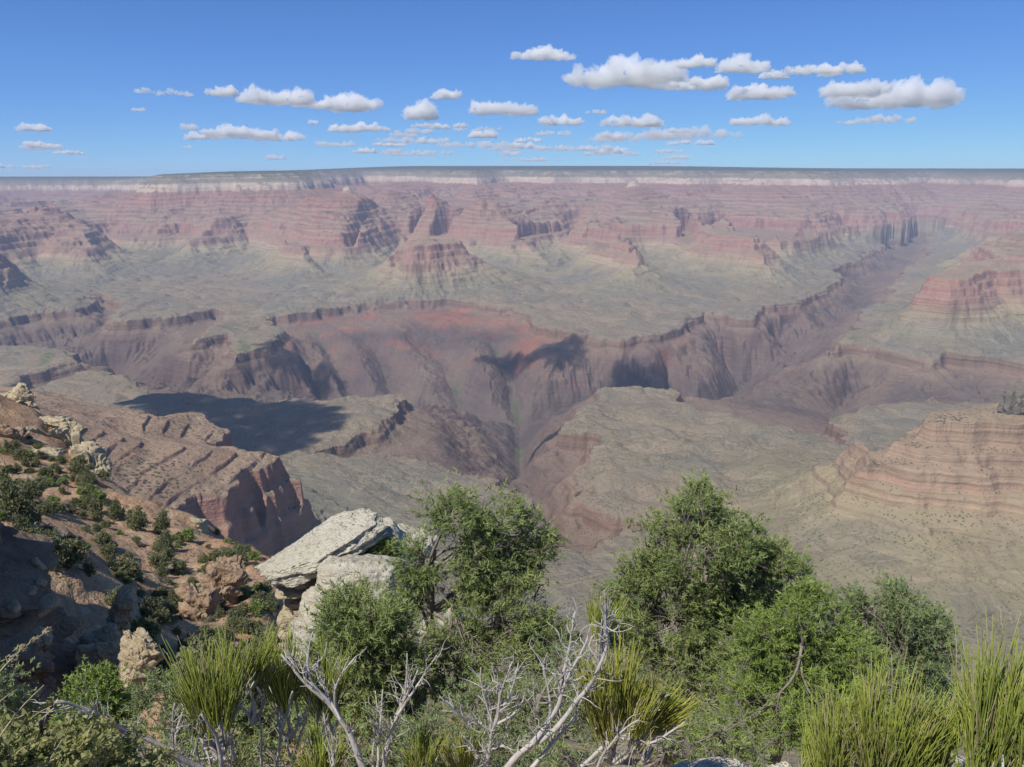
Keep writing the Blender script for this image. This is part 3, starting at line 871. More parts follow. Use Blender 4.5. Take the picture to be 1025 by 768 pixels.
def build_near():
    ncol, nrow = 620, 640
    th = np.radians(np.linspace(-46, 46, ncol)); rad = np.exp(np.linspace(np.log(0.5), np.log(372), nrow))
    T, R_ = np.meshgrid(th, rad)
    x = (R_ * np.sin(T)).ravel(); y = (R_ * np.cos(T)).ravel()
    z = near_z(x, y)
    idx = np.arange(ncol * nrow, dtype=np.int32).reshape(nrow, ncol)
    F = np.stack([idx[:-1, :-1], idx[:-1, 1:], idx[1:, 1:], idx[1:, :-1]], -1).reshape(-1, 4)
    me = np_mesh('rim_slope_ground', np.stack([x, y, z], 1), F)
    props(link('rim_slope_ground', me, soil_material()), kind='structure')
build_near()

# ------------------------------------------------------------------ rocks
def rock_material(name, c1, c2, c3, scale=1.0, pits=0.5):
    N = NT(name)
    tc = N.n('ShaderNodeTexCoord'); pos = tc.outputs['Object']
    n1 = N.noise(pos, 0.7 * scale, 5, 0.65); n2 = N.noise(pos, 4.0 * scale, 5, 0.7)
    cx = N.vmul(pos, (0.25, 0.25, 3.2)); n3 = N.noise(cx, 1.0 * scale, 4, 0.6)
    col = N.mix(N.rng(n1, 0.38, 0.62), c1, c2)
    col = N.mix(N.rng(n3, 0.50, 0.66, 0, 0.7), col, c3)
    col = N.mix(N.rng(n2, 0.54, 0.70, 0, 0.45), col, tuple(c * 0.5 for c in c1))
    vo = N.voro(pos, 2.6 * scale)
    h = N.math('ADD', N.math('MULTIPLY', n2, 1.0), N.math('ADD', N.math('MULTIPLY', n3, 0.8), N.math('MULTIPLY', N.rng(vo, 0.0, 0.35), pits)))
    return N.done(N.bsdf(col, 0.92, N.bump(h, 1.0, 0.24 / scale), 0.1))

ROCK_PALE = rock_material('pale limestone', (.53, .485, .375), (.61, .57, .465), (.42, .36, .26))
ROCK_TAN = rock_material('tan ledge stone', (.46, .38, .25), (.52, .45, .32), (.40, .30, .18))
ROCK_RED = rock_material('reddish ledge stone', (.36, .25, .17), (.44, .34, .24), (.30, .17, .11), 0.6)
ROCK_GREY = rock_material('dark grey rock', (.17, .15, .12), (.23, .205, .165), (.12, .105, .085), 0.12)
ROCK_DARK = rock_material('weathered brown rock', (.20, .145, .105), (.31, .235, .165), (.10, .07, .055), 0.35)

def cube_sphere(n):
    vs = []; fs = []
    t = np.linspace(-1, 1, n + 1)
    a, b = np.meshgrid(t, t)
    off = 0
    for ax in range(3):
        for sg in (-1, 1):
            p = np.zeros((n + 1, n + 1, 3))
            p[..., ax] = sg; p[..., (ax + 1) % 3] = a; p[..., (ax + 2) % 3] = b
            idx = np.arange((n + 1) ** 2).reshape(n + 1, n + 1) + off
            f = np.stack([idx[:-1, :-1], idx[:-1, 1:], idx[1:, 1:], idx[1:, :-1]], -1).reshape(-1, 4)
            if sg < 0: f = f[:, ::-1]
            vs.append(p.reshape(-1, 3)); fs.append(f); off += (n + 1) ** 2
    v = np.concatenate(vs); f = np.concatenate(fs)
    key = np.round(v * 1e5).astype(np.int64)
    _, first, inv = np.unique(key, axis=0, return_index=True, return_inverse=True)
    return v[first], inv.reshape(-1)[f]

def stone_mesh(name, dim, seed, power=5.0, n=22, rough=0.16, strata=0.0, taper=None, cuts=5, blocky=0.0, crack=1.0):
    """a weathered block: rounded box, chopped by random planes, eroded along its beds"""
    rs = np.random.RandomState(seed)
    v, f = cube_sphere(n)
    L = (np.abs(v) ** power).sum(1) ** (1 / power)
    v = v / L[:, None]
    for _ in range(cuts):
        nn = rs.randn(3); nn[2] *= 0.6; nn /= np.linalg.norm(nn)
        d = rs.uniform(0.62, 1.0)
        h = v @ nn - d
        v = v - np.outer(np.maximum(h, 0), nn) * 0.97
    if taper: v = taper(v)
    p = v * np.array(dim) * 0.5
    s = min(dim)
    if strata:
        zb = p[:, 2] / (s * 0.22) + seed
        bed = perlin3(np.stack([p[:, 0] * 0.12 / s, p[:, 1] * 0.12 / s, zb], 1), seed & 31)
        q = 1 + strata * np.clip(bed * 1.6, -0.8, 0.5)
        p[:, 0] *= q; p[:, 1] *= q
    nrm = p / (np.linalg.norm(p, axis=1)[:, None] + 1e-6)
    if blocky:
        cell = perlin3(p / (s * 0.5) + seed, 3)
        p = p + nrm * (np.round(cell * 3) / 3 * blocky * s)[:, None]
    # cracks between blocks
    ck = np.abs(perlin3(p / (s * 0.33) + seed * 1.7, 6)); ck2 = np.abs(perlin3(p / (s * 0.15) + seed, 9))
    p = p - nrm * ((np.maximum(0, 0.10 - ck) * 0.55 + np.maximum(0, 0.08 - ck2) * 0.25) * s * crack)[:, None]
    d = fbm3(p + seed * 3.3, s * 0.7, 5, seed & 15) * rough * s + fbm3(p + seed, s * 0.16, 3, 4) * rough * 0.35 * s
    p = p + nrm * d[:, None]
    return np_mesh(name, p, f)

def rot(o, rx=0, ry=0, rz=0):
    o.rotation_euler = (math.radians(rx), math.radians(ry), math.radians(rz))

def build_outcrop():
    D = 36.0
    ctr = at_dist(338, 575, D)
    base = ground_at(338, D)
    root = thing('limestone_outcrop', (ctr.x, ctr.y, base.z), 'white limestone outcrop with a tilted overhanging cap slab, left of the pine', 'rock')
    def part(nm, px, py, d, dim, seed, mat, r=(0, 0, 0), **kw):
        o = link(nm, stone_mesh(nm, dim, seed, **kw), mat, root)
        o.location = at_dist(px, py, d) - root.location
        rot(o, *r)
        return o
    def tip(v):
        v = v.copy(); k = np.clip((0.3 - v[:, 0]) / 1.3, 0, 1)
        v[:, 2] = v[:, 2] * (1 - 0.62 * k) + 0.10 * k; v[:, 1] *= 1 - 0.35 * k
        return v
    part('cap_slab', 318, 551, D, (6.9, 4.4, 1.25), 3, ROCK_PALE, (7, -15, 6), power=6, n=64, rough=0.20, strata=0.10, taper=tip, cuts=5, blocky=0.16, crack=1.5)
    part('front_block', 366, 583, D - 2.2, (4.4, 3.4, 2.3), 8, ROCK_PALE, (-20, 6, 8), power=4, n=38, rough=0.12, cuts=4)
    part('front_block', 330, 612, D - 2.4, (2.6, 2.4, 2.2), 18, ROCK_PALE, (-14, 8, 20), power=4, n=26, rough=0.14, cuts=4)
    part('front_block', 316, 636, D - 3.0, (2.6, 2.0, 1.7), 28, ROCK_PALE, (-14, -8, 10), power=4, n=26, rough=0.14, cuts=4)
    part('rear_block', 405, 553, D + 2.0, (3.4, 2.6, 2.4), 21, ROCK_PALE, (0, 18, 20), power=5, n=30, rough=0.14, cuts=5, blocky=0.05)
    part('rear_block', 388, 541, D + 1.2, (1.7, 1.9, 1.6), 25, ROCK_PALE, (0, -10, 40), power=5, n=22, rough=0.14, cuts=5)
    for px, py, w, h, sd in [(302, 576, 2.0, .34, 31), (301, 586, 2.3, .52, 32), (302, 597, 1.7, .34, 33), (303, 605, 1.5, .40, 34), (301, 614, 1.9, .62, 35), (300, 625, 1.8, .55, 36)]:
        part('ledge', px, py, D + 0.2, (w, 2.4, h), sd, ROCK_TAN, (2, -4, (sd % 5) * 7), power=6, n=18, rough=0.16, cuts=4)
build_outcrop()

def rock(name, label, px, py, d, dim, seed, mat, r=(0, 0, 0), group=None, cat='rock', **kw):
    o = link(name, stone_mesh(name, dim, seed, **kw), mat)
    o.location = at_dist(px, py, d)
    rot(o, *r)
    return props(o, label, cat, group)

def hit_on(o, px, py, off=Vector((0, 0, 0))):
    from mathutils.bvhtree import BVHTree
    M = Matrix.Translation(o.location + off) @ o.rotation_euler.to_matrix().to_4x4()
    bv = BVHTree.FromPolygons([M @ v.co for v in o.data.vertices], [tuple(p.vertices) for p in o.data.polygons])
    h = bv.ray_cast(Vector((0, 0, 0)), pix_dir(px, py).normalized())
    return h[0]

def slope_rocks():
    g1 = on_ground
    # shaded cliff on the left, facing right
    c0 = at_dist(-4, 716, 57)
    cl = thing('shaded_cliff', c0, 'large dark brown layered cliff in shade at the lower left edge', 'cliff')
    rs = np.random.RandomState(4)
    tilt = Euler((math.radians(4), math.radians(27), math.radians(32))).to_matrix()
    zz = -7.0; beds = []
    for k in range(9):
        th = (1.1, 2.6, 1.3, 3.0, 1.6, 2.2, 2.8, 1.4, 1.8)[k]
        w = 17.5 - 0.35 * k + rs.uniform(-1.2, 1.2)
        o = link('rock_bed', stone_mesh('rock_bed', (w, 23 - 0.6 * k, th * 1.25), 140 + k, power=11, n=60, rough=0.16, strata=0.22, cuts=6, blocky=0.34, crack=1.4), ROCK_DARK, cl)
        o.location = tilt @ Vector((3.0 - 1.55 * k + rs.uniform(-.7, .7), rs.uniform(-1.5, 1.5), zz + th * 0.5)); o.rotation_euler = tilt.to_euler()
        zz += th; beds.append(o)
    for i, (px, py, w, h, lab) in enumerate([(38, 566, .8, 1.1, 'pale boulder perched high on the dark left cliff'), (40, 584, .8, .6, 'pale stone just below the perched boulder on the dark cliff'),
                                  (31, 593, .8, .5, 'small light stone midway down the dark left cliff'), (46, 606, 1.6, .45, 'long pale slab lying aslant on the dark left cliff'),
                                  (15, 609, .9, .8, 'light grey stone nearest the left edge on the dark cliff'), (77, 600, .8, .7, 'single pale stone on the right side of the dark cliff'),
                                  (42, 637, 1.5, .4, 'thin white sliver of rock low on the dark cliff')]):
        p = min([q for q in (hit_on(b, px, py, c0) for b in beds) if q is not None], key=lambda q: q.length, default=None)
        if p is None: continue
        o = link('boulder', stone_mesh('boulder', (w, w * 0.8, h), 60 + i, power=4, n=14, rough=0.2), ROCK_TAN)
        o.location = p; rot(o, 10, -25, 20 * i)
        props(o, lab, 'rock', 'pale stones on the dark cliff')
    # added rock mass out of view on the left, placed to shade the cliff
    o = link('added_shade_bluff', stone_mesh('added_shade_bluff', (18, 30, 70), 44, power=8, n=40, rough=0.06, strata=0.12, cuts=5, blocky=0.06), ROCK_TAN)
    o.location = (-46, 34, -35); props(o, kind='structure')
    # pale cliff ledges up on the left
    G = 'pale cliff ledges on the left ridge'
    def ledge(nm, lab, px, py, d, dim, sd, mat, r, **kw):
        a = dict(power=11, n=52, rough=0.10, strata=0.22, cuts=9, blocky=0.24, crack=1.5); a.update(kw)
        rock(nm, lab, px, py, d, dim, sd, mat, r, G, **a)
    ledge('cliff_ledge', 'pale blocky cliff top at the far left edge with dark clefts', 4, 411, 262, (12.0, 11.2, 13.6), 71, ROCK_TAN, (0, 0, 10))
    ledge('cliff_ledge', 'square pale cliff block right of the dark cleft at the far left', 24, 409, 258, (7.2, 8.0, 12.0), 72, ROCK_TAN, (0, 4, 30))
    ledge('cliff_ledge', 'brown shaded cliff ledge below the pale block at the left edge', 5, 452, 215, (10.4, 9.6, 13.6), 73, ROCK_RED, (0, 5, 20))
    ledge('cliff_ledge', 'long cream ledge topping the left ridge above the red mesa', 57, 428, 234, (12.0, 8.0, 6.4), 74, ROCK_TAN, (0, 14, 20))
    ledge('cliff_ledge', 'tall cream cliff face in front of the red mesa', 66, 452, 228, (8.8, 7.2, 13.6), 75, ROCK_TAN, (0, 8, 20))
    rock('rock_pillar', 'slim pale rock pillar standing against the red mesa slope', 79, 449, 222, (2.3, 2.3, 8.8), 76, ROCK_TAN, (0, -3, 20), cat='rock pillar', power=7, n=24, rough=0.10, strata=0.08, cuts=5)
    ledge('cliff_ledge', 'orange stained cliff end with its right side in shadow', 89, 474, 214, (8.0, 8.0, 13.6), 77, ROCK_TAN, (0, 8, 30))
    ledge('cliff_ledge', 'lowest cream cliff block just above the ridge pines', 98, 489, 207, (5.6, 6.4, 9.6), 80, ROCK_TAN, (0, 10, 30))
    ledge('cliff_ledge', 'pale ledge poking out between bushes beside the tall cream cliff', 48, 466, 205, (8.0, 5.6, 7.2), 78, ROCK_TAN, (0, 22, 20))
    ledge('cliff_ledge', 'small grey ledge among bushes near the left edge', 18, 436, 225, (7.2, 5.6, 4.8), 79, ROCK_TAN, (0, 10, 20))
    # ledges in the middle of the slope
    rock('rock_fin', 'ragged brown rock fin casting a dark shadow to its right on the orange slope', 219, 590, 92, (4.4, 3.6, 8.6), 81, ROCK_RED, (0, 20, 15), cat='rock', power=10, n=60, rough=0.26, strata=0.35, cuts=11, blocky=0.26)
    rock('rock_fin', 'lower rock step below the ragged brown fin on the slope', 200, 612, 86, (5.2, 4.0, 4.8), 82, ROCK_RED, (0, 24, 40), cat='rock', power=10, n=50, rough=0.26, strata=0.35, cuts=10, blocky=0.26)
    rock('boulder', 'grey rock knob on the crest beside the red cliff foot', 199, 528, 146, (3.2, 3.2, 4.2), 83, ROCK_TAN, (0, 8, 15), cat='rock', power=5, n=20, rough=0.2, strata=0.1, cuts=5)
    rock('stone_ledge', 'pale vertical rock ledge above the bright green bush', 117, 622, 60, (1.6, 2.2, 4.6), 84, ROCK_TAN, (0, 18, 20), 'broken pale ledges above the green bush', power=9, n=40, rough=0.24, strata=0.25, cuts=9, blocky=0.22)
    rock('stone_ledge', 'grey knobbly ledge at the edge of the dark cliff', 102, 647, 55, (2.0, 2.2, 2.6), 85, ROCK_TAN, (0, 25, 30), 'broken pale ledges above the green bush', power=8, n=36, rough=0.24, strata=0.25, cuts=9, blocky=0.2)
    rock('stone_ledge', 'tan slanted slab in the middle of the broken ledges', 117, 655, 52, (2.6, 2.6, 1.6), 86, ROCK_TAN, (10, 30, 10), 'broken pale ledges above the green bush', power=9, n=36, rough=0.2, strata=0.25, cuts=8, blocky=0.2)
    rock('stone_ledge', 'rightmost tan rock of the broken ledges with a shaded side wall', 136, 668, 50, (2.6, 2.6, 4.6), 87, ROCK_TAN, (0, 14, 30), 'broken pale ledges above the green bush', power=9, n=40, rough=0.2, strata=0.25, cuts=9, blocky=0.2)
    rock('stone_ledge', 'small round grey stone left of the broken ledges', 88, 660, 54, (1.6, 1.8, 1.8), 88, ROCK_TAN, (0, 14, 30), 'broken pale ledges above the green bush', power=4, n=16, rough=0.2, cuts=6)
    # stones by the pine trunk and at the viewer's feet
    rock('boulder', 'cream boulder showing behind the trunk of the left pine', 436, 640, 17.5, (.95, .8, 1.1), 91, ROCK_PALE, (0, 14, 30), 'cream stones behind the left pine', power=4, n=18, rough=0.2, cuts=6)
    rock('boulder', 'smaller cream stone above the boulder behind the left pine', 455, 625, 18.0, (.7, .7, .55), 92, ROCK_PALE, (0, 24, 10), 'cream stones behind the left pine', power=4, n=18, rough=0.2, cuts=6)
    rock('rim_stone', 'flat white stone at the bottom edge below the right pine', 722, 796, 3.35, (.56, .34, .20), 93, ROCK_PALE, (0, -1, 6), 'white stones at the bottom edge', power=4, n=24, rough=0.14, cuts=5)
    rock('rim_stone', 'small white stone right of the flat one at the bottom edge', 788, 790, 3.3, (.14, .2, .18), 94, ROCK_PALE, (0, 4, 30), 'white stones at the bottom edge', power=4, n=16, rough=0.16, cuts=5)
    rock('rim_stone', 'white stone between the green stems at the bottom right', 938, 768, 3.6, (.20, .2, .20), 95, ROCK_PALE, (0, 4, 30), 'white stones at the bottom edge', power=4, n=16, rough=0.16, cuts=5)
    # dark knob standing on the layered butte
    dd = np.linspace(1750, 2700, 96); v = pix_dir(1019, 400); hv = math.hypot(v.x, v.y)
    gz = ground(v.x / hv * dd, v.y / hv * dd)[0]
    lz = at_dist(1017, 414, 1.0).z * dd
    hit = np.nonzero(gz > lz)[0]; k0 = int(hit[0]) if len(hit) else int(np.argmax(gz / dd)); D0 = float(dd[k0]) + 10
    bx, by, bz = v.x / hv * D0, v.y / hv * D0, float(gz[k0]) - 6
    pin = thing('rock_pinnacle', (bx, by, bz), 'jagged dark grey rock pinnacle at the right edge above the layered butte', 'rock')
    H = float(np.clip(at_dist(1018, 382, D0).z - bz, 60, 130))
    for k, (ox, oy, w, hh) in enumerate([(0, 0, 44, 1.0), (30, 8, 48, .85), (-24, -6, 30, .70), (14, -14, 34, .55), (-40, 4, 26, .34), (52, -6, 40, .95), (-8, 18, 40, .8)]):
        o = link('rock_block', stone_mesh('rock_block', (w, w * .9, H * hh * 1.5), 250 + k, power=7, n=30, rough=0.2, strata=0.12, cuts=8, blocky=0.2), ROCK_GREY, pin)
        o.location = (ox, oy, H * hh * 0.25); rot(o, 0, (k % 3 - 1) * 6, 30 * k)
slope_rocks()
# ------------------------------------------------------------------ plants
def leaf_material(name, c1, c2, rough=0.6, trans=0.0, spec=0.25):
    N = NT(name)
    a = N.attr('tone')
    geo = N.n('ShaderNodeNewGeometry')
    col = N.mix(a, c1, c2)
    b = N.n('ShaderNodeBsdfPrincipled')
    N.l(col, b.inputs['Base Color']); b.inputs['Roughness'].default_value = rough
    b.inputs['Specular IOR Level'].default_value = spec
    if trans:
        t = N.n('ShaderNodeBsdfTranslucent'); N.l(col, t.inputs[0])
        m = N.n('ShaderNodeMixShader'); m.inputs[0].default_value = trans
        N.l(b.outputs[0], m.inputs[1]); N.l(t.outputs[0], m.inputs[2])
        return N.done(m.outputs[0])
    return N.done(b.outputs[0])

def bark_material(name, c1, c2, s=1.0):
    N = NT(name)
    tc = N.n('ShaderNodeTexCoord')
    n = N.noise(N.vmul(tc.outputs['Object'], (1, 1, .35)), 30 * s, 4, 0.65)
    n2 = N.noise(tc.outputs['Object'], 6 * s, 3, 0.6)
    col = N.mix(N.rng(n, 0.35, 0.65), c1, c2)
    col = N.mix(N.rng(n2, 0.5, 0.7, 0, 0.5), col, tuple(c * 0.55 for c in c1))
    return N.done(N.bsdf(col, 0.85, N.bump(n, 0.7, 0.01 / s), 0.15))

PINE = leaf_material('pinyon needles', (.165, .225, .072), (.355, .41, .145), 0.55, 0.22)
PINE_DULL = leaf_material('grey green juniper sprays', (.165, .225, .095), (.33, .395, .165), 0.6, 0.22)
PINE_BRIGHT = leaf_material('bright green foliage', (.16, .24, .05), (.32, .40, .10), 0.5, 0.22)
SCRUB = leaf_material('slope scrub leaves', (.15, .165, .08), (.26, .27, .135), 0.7, 0.2)
SCRUB_DRY = leaf_material('dry slope scrub', (.17, .165, .11), (.27, .25, .17), 0.8, 0.1)
BROOM = leaf_material('broom stems', (.19, .245, .04), (.44, .49, .10), 0.5, 0.2)
BROOM_YELLOW = leaf_material('yellow broom stems', (.26, .285, .04), (.52, .52, .10), 0.5, 0.2)
SMALL_LEAF = leaf_material('small yellow green leaves', (.18, .20, .06), (.36, .35, .14), 0.55, 0.25)
BARK = bark_material('grey brown bark', (.17, .145, .12), (.30, .26, .22))
BLEACHED = bark_material('bleached dead wood', (.38, .35, .31), (.55, .51, .46), 3.0)
DRYSTEM = bark_material('straw coloured stems', (.36, .29, .17), (.46, .38, .24), 3.0)

class Geo:
    def __init__(self):
        self.v = []; self.f4 = []; self.f3 = []; self.t = []; self.n = 0
    def add(self, v, f, tone=0.5):
        v = np.asarray(v, dtype=np.float64); f = np.asarray(f, dtype=np.int64)
        self.v.append(v)
        (self.f3 if f.shape[1] == 3 else self.f4).append(f + self.n)
        self.t.append(np.broadcast_to(np.asarray(tone, dtype=np.float64), (len(v),)))
        self.n += len(v)
    def tube(self, pts, rads, sides=6, tone=0.5):
        pts = np.asarray(pts, dtype=np.float64); rads = np.asarray(rads, dtype=np.float64)
        m = len(pts)
        tg = np.gradient(pts, axis=0); tg /= np.linalg.norm(tg, axis=1)[:, None] + 1e-9
        up = np.array([0.31, 0.17, 0.93]) if abs(tg[0][2]) < 0.85 else np.array([0.9, 0.3, 0.1])
        a = np.cross(tg, up); a /= np.linalg.norm(a, axis=1)[:, None] + 1e-9
        b = np.cross(tg, a)
        ang = np.arange(sides) * 2 * np.pi / sides
        ring = pts[:, None] + rads[:, None, None] * (a[:, None] * np.cos(ang)[None, :, None] + b[:, None] * np.sin(ang)[None, :, None])
        v = np.concatenate([ring.reshape(-1, 3), pts[-1:] + tg[-1:] * rads[-1]])
        i = np.arange(m - 1)[:, None] * sides + np.arange(sides)[None]
        j = np.arange(m - 1)[:, None] * sides + (np.arange(sides)[None] + 1) % sides
        q = np.stack([i, j, j + sides, i + sides], -1).reshape(-1, 4)
        base = (m - 1) * sides
        k = np.arange(sides)
        cap = np.stack([base + k, base + (k + 1) % sides, np.full(sides, m * sides)], -1)
        self.v.append(v); self.f4.append(q + self.n); self.f3.append(cap + self.n)
        self.t.append(np.full(len(v), tone)); self.n += len(v)
    def mesh(self, name, smooth=True):
        fl = []
        if self.f4: fl.append(np.concatenate(self.f4))
        if self.f3: fl.append(np.concatenate(self.f3))
        me = np_mesh(name, np.concatenate(self.v), fl, smooth)
        float_attr(me, 'tone', np.concatenate(self.t))
        return me

def unit(a):
    return a / (np.linalg.norm(a, axis=-1, keepdims=True) + 1e-9)

def needle_cloud(rs, tips, dirs, tones, per, length, width, spread=0.9):
    """needle tufts: per thin blades around each twig tip, pointing outwards"""
    T = np.repeat(tips, per, 0); D = np.repeat(dirs, per, 0); n = len(T)
    d = unit(D + rs.randn(n, 3) * spread)
    L = length * rs.uniform(0.6, 1.15, n)[:, None]
    b = T - D * (rs.uniform(0, 1.0, n)[:, None] * length * 1.1)
    side = unit(np.cross(d, rs.randn(n, 3))) * (width * rs.uniform(0.7, 1.3, n)[:, None] * 0.5)
    v = np.stack([b - side, b + side, b + d * L + side * 0.35, b + d * L - side * 0.35], 1).reshape(-1, 3)
    f = np.arange(n * 4).reshape(n, 4)
    tn = np.repeat(np.clip(np.repeat(tones, per) + rs.randn(n) * 0.13, 0, 1), 4)
    return v, f, tn

def bend(p0, p1, rs, n=7, sag=0.12):
    p0 = np.asarray(p0); p1 = np.asarray(p1)
    t = np.linspace(0, 1, n)[:, None]
    L = np.linalg.norm(p1 - p0)
    off = rs.randn(3) * sag * L; off2 = rs.randn(3) * sag * L * 0.5
    return p0 + (p1 - p0) * t + off * (np.sin(t * np.pi)) + off2 * np.sin(t * 2 * np.pi)

def tree(name, label, px_base, dist, lobes, seed, mat=None, group=None, trunk_r=0.13, trunk_top=None, needles=13, nl=0.105, nw=0.017, dens=1.0, lean=(0, 0),
         cat='tree', bare=0.25, hole=-0.26):
    """lobes: (px, py, radius x, radius y, depth offset) in photo points at the tree's distance"""
    rs = np.random.RandomState(seed)
    mat = mat or PINE
    base = ground_at(px_base, dist); base.z -= 0.15
    root = thing(name, base, label, cat, group)
    B = np.array(base)
    pxm = dist / FPX * 1.04
    L3 = []
    for l in lobes:
        px, py, rx, ry = l[:4]; off = l[4] if len(l) > 4 else rs.uniform(-0.7, 0.7) * rx * pxm
        c = np.array(at_dist(px, py, dist + off)) - B
        L3.append((c, rx * pxm, ry * pxm, min(rx, 1.2 * ry) * pxm))
    top = max(L3, key=lambda q: q[0][2] + q[2])[0]
    hub = np.mean([q[0] for q in L3], axis=0)
    tt = np.array([hub[0] * 0.75 + top[0] * .25, hub[1], hub[2] + 0.35 * (top[2] - hub[2])]) if trunk_top is None else np.array(at_dist(*trunk_top, dist)) - B
    wood = Geo()
    tp = bend((0, 0, 0), tt, rs, 9, 0.05)
    tr = np.linspace(trunk_r, trunk_r * 0.42, 9)
    wood.tube(tp, tr, 10)
    limbs = Geo()
    tips = []; dirs = []; tones = []
    for c, rx, ry, rz in L3:
        ti = rs.randint(4, 9) if c[2] > tt[2] * 0.55 else rs.randint(2, 6)
        st = tp[ti]
        lp = bend(st, c, rs, 9, 0.08)
        r0 = tr[ti] * 0.62
        limbs.tube(lp, np.linspace(r0, r0 * 0.28, 9), 6)
        vol = rx * ry * rz
        nsub = int(max(8, 31 * dens * (rx * ry) ** 0.75 / 0.35))
        for s in range(nsub):
            u = unit(rs.randn(3)); rad = rs.uniform(0.35, 1.0) ** 0.5
            wob = 1 + 0.50 * float(perlin3((u * 1.8 + c)[None], 5)[0])
            e = c + u * np.array([rx, rz, ry]) * rad * wob
            if float(perlin3((e * 1.25 + seed)[None], 8)[0]) < hole: continue
            s0 = lp[rs.randint(5, 9)]
            sp = bend(s0, e, rs, 6, 0.10)
            limbs.tube(sp, np.linspace(r0 * 0.30, 0.006, 6), 4)
            axis = unit(e - s0)
            rr = 0.09 + 0.12 * rs.rand() + 0.04 * rx
            tone0 = rs.uniform(0.1, 0.75)
            if rs.rand() < bare * 0.35:
                for _ in range(5):                           # bare twigs
                    q = e + rs.randn(3) * rr
                    limbs.tube(bend(sp[4], q, rs, 4, 0.12), np.linspace(0.007, 0.003, 4), 3)
                continue
            m = int(rs.randint(16, 30) * dens)
            o = rs.randn(m, 3) * rr * np.array([1, 1, 0.75]) + axis * rr * 0.4
            P_ = e + o
            tips.append(P_); dirs.append(unit(o * 0.8 / rr + axis * 0.8 + np.array([0, 0, 0.55]) + rs.randn(m, 3) * 0.3))
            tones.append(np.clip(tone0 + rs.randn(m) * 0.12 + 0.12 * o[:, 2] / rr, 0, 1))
            for k in range(0, m, 5):
                limbs.tube(np.stack([sp[4] + (e - sp[4]) * rs.rand(), P_[k] * 0.55 + e * 0.45, P_[k]]), [0.007, 0.005, 0.003], 3)
    v, f, tn = needle_cloud(rs, np.concatenate(tips), np.concatenate(dirs), np.concatenate(tones), needles, nl, nw)
    g = Geo(); g.add(v, f, tn)
    link('trunk', wood.mesh('trunk'), BARK, root)
    link('branches', limbs.mesh('branches'), BARK, root)
    link('crown', g.mesh('crown', False), mat, root)
    return root

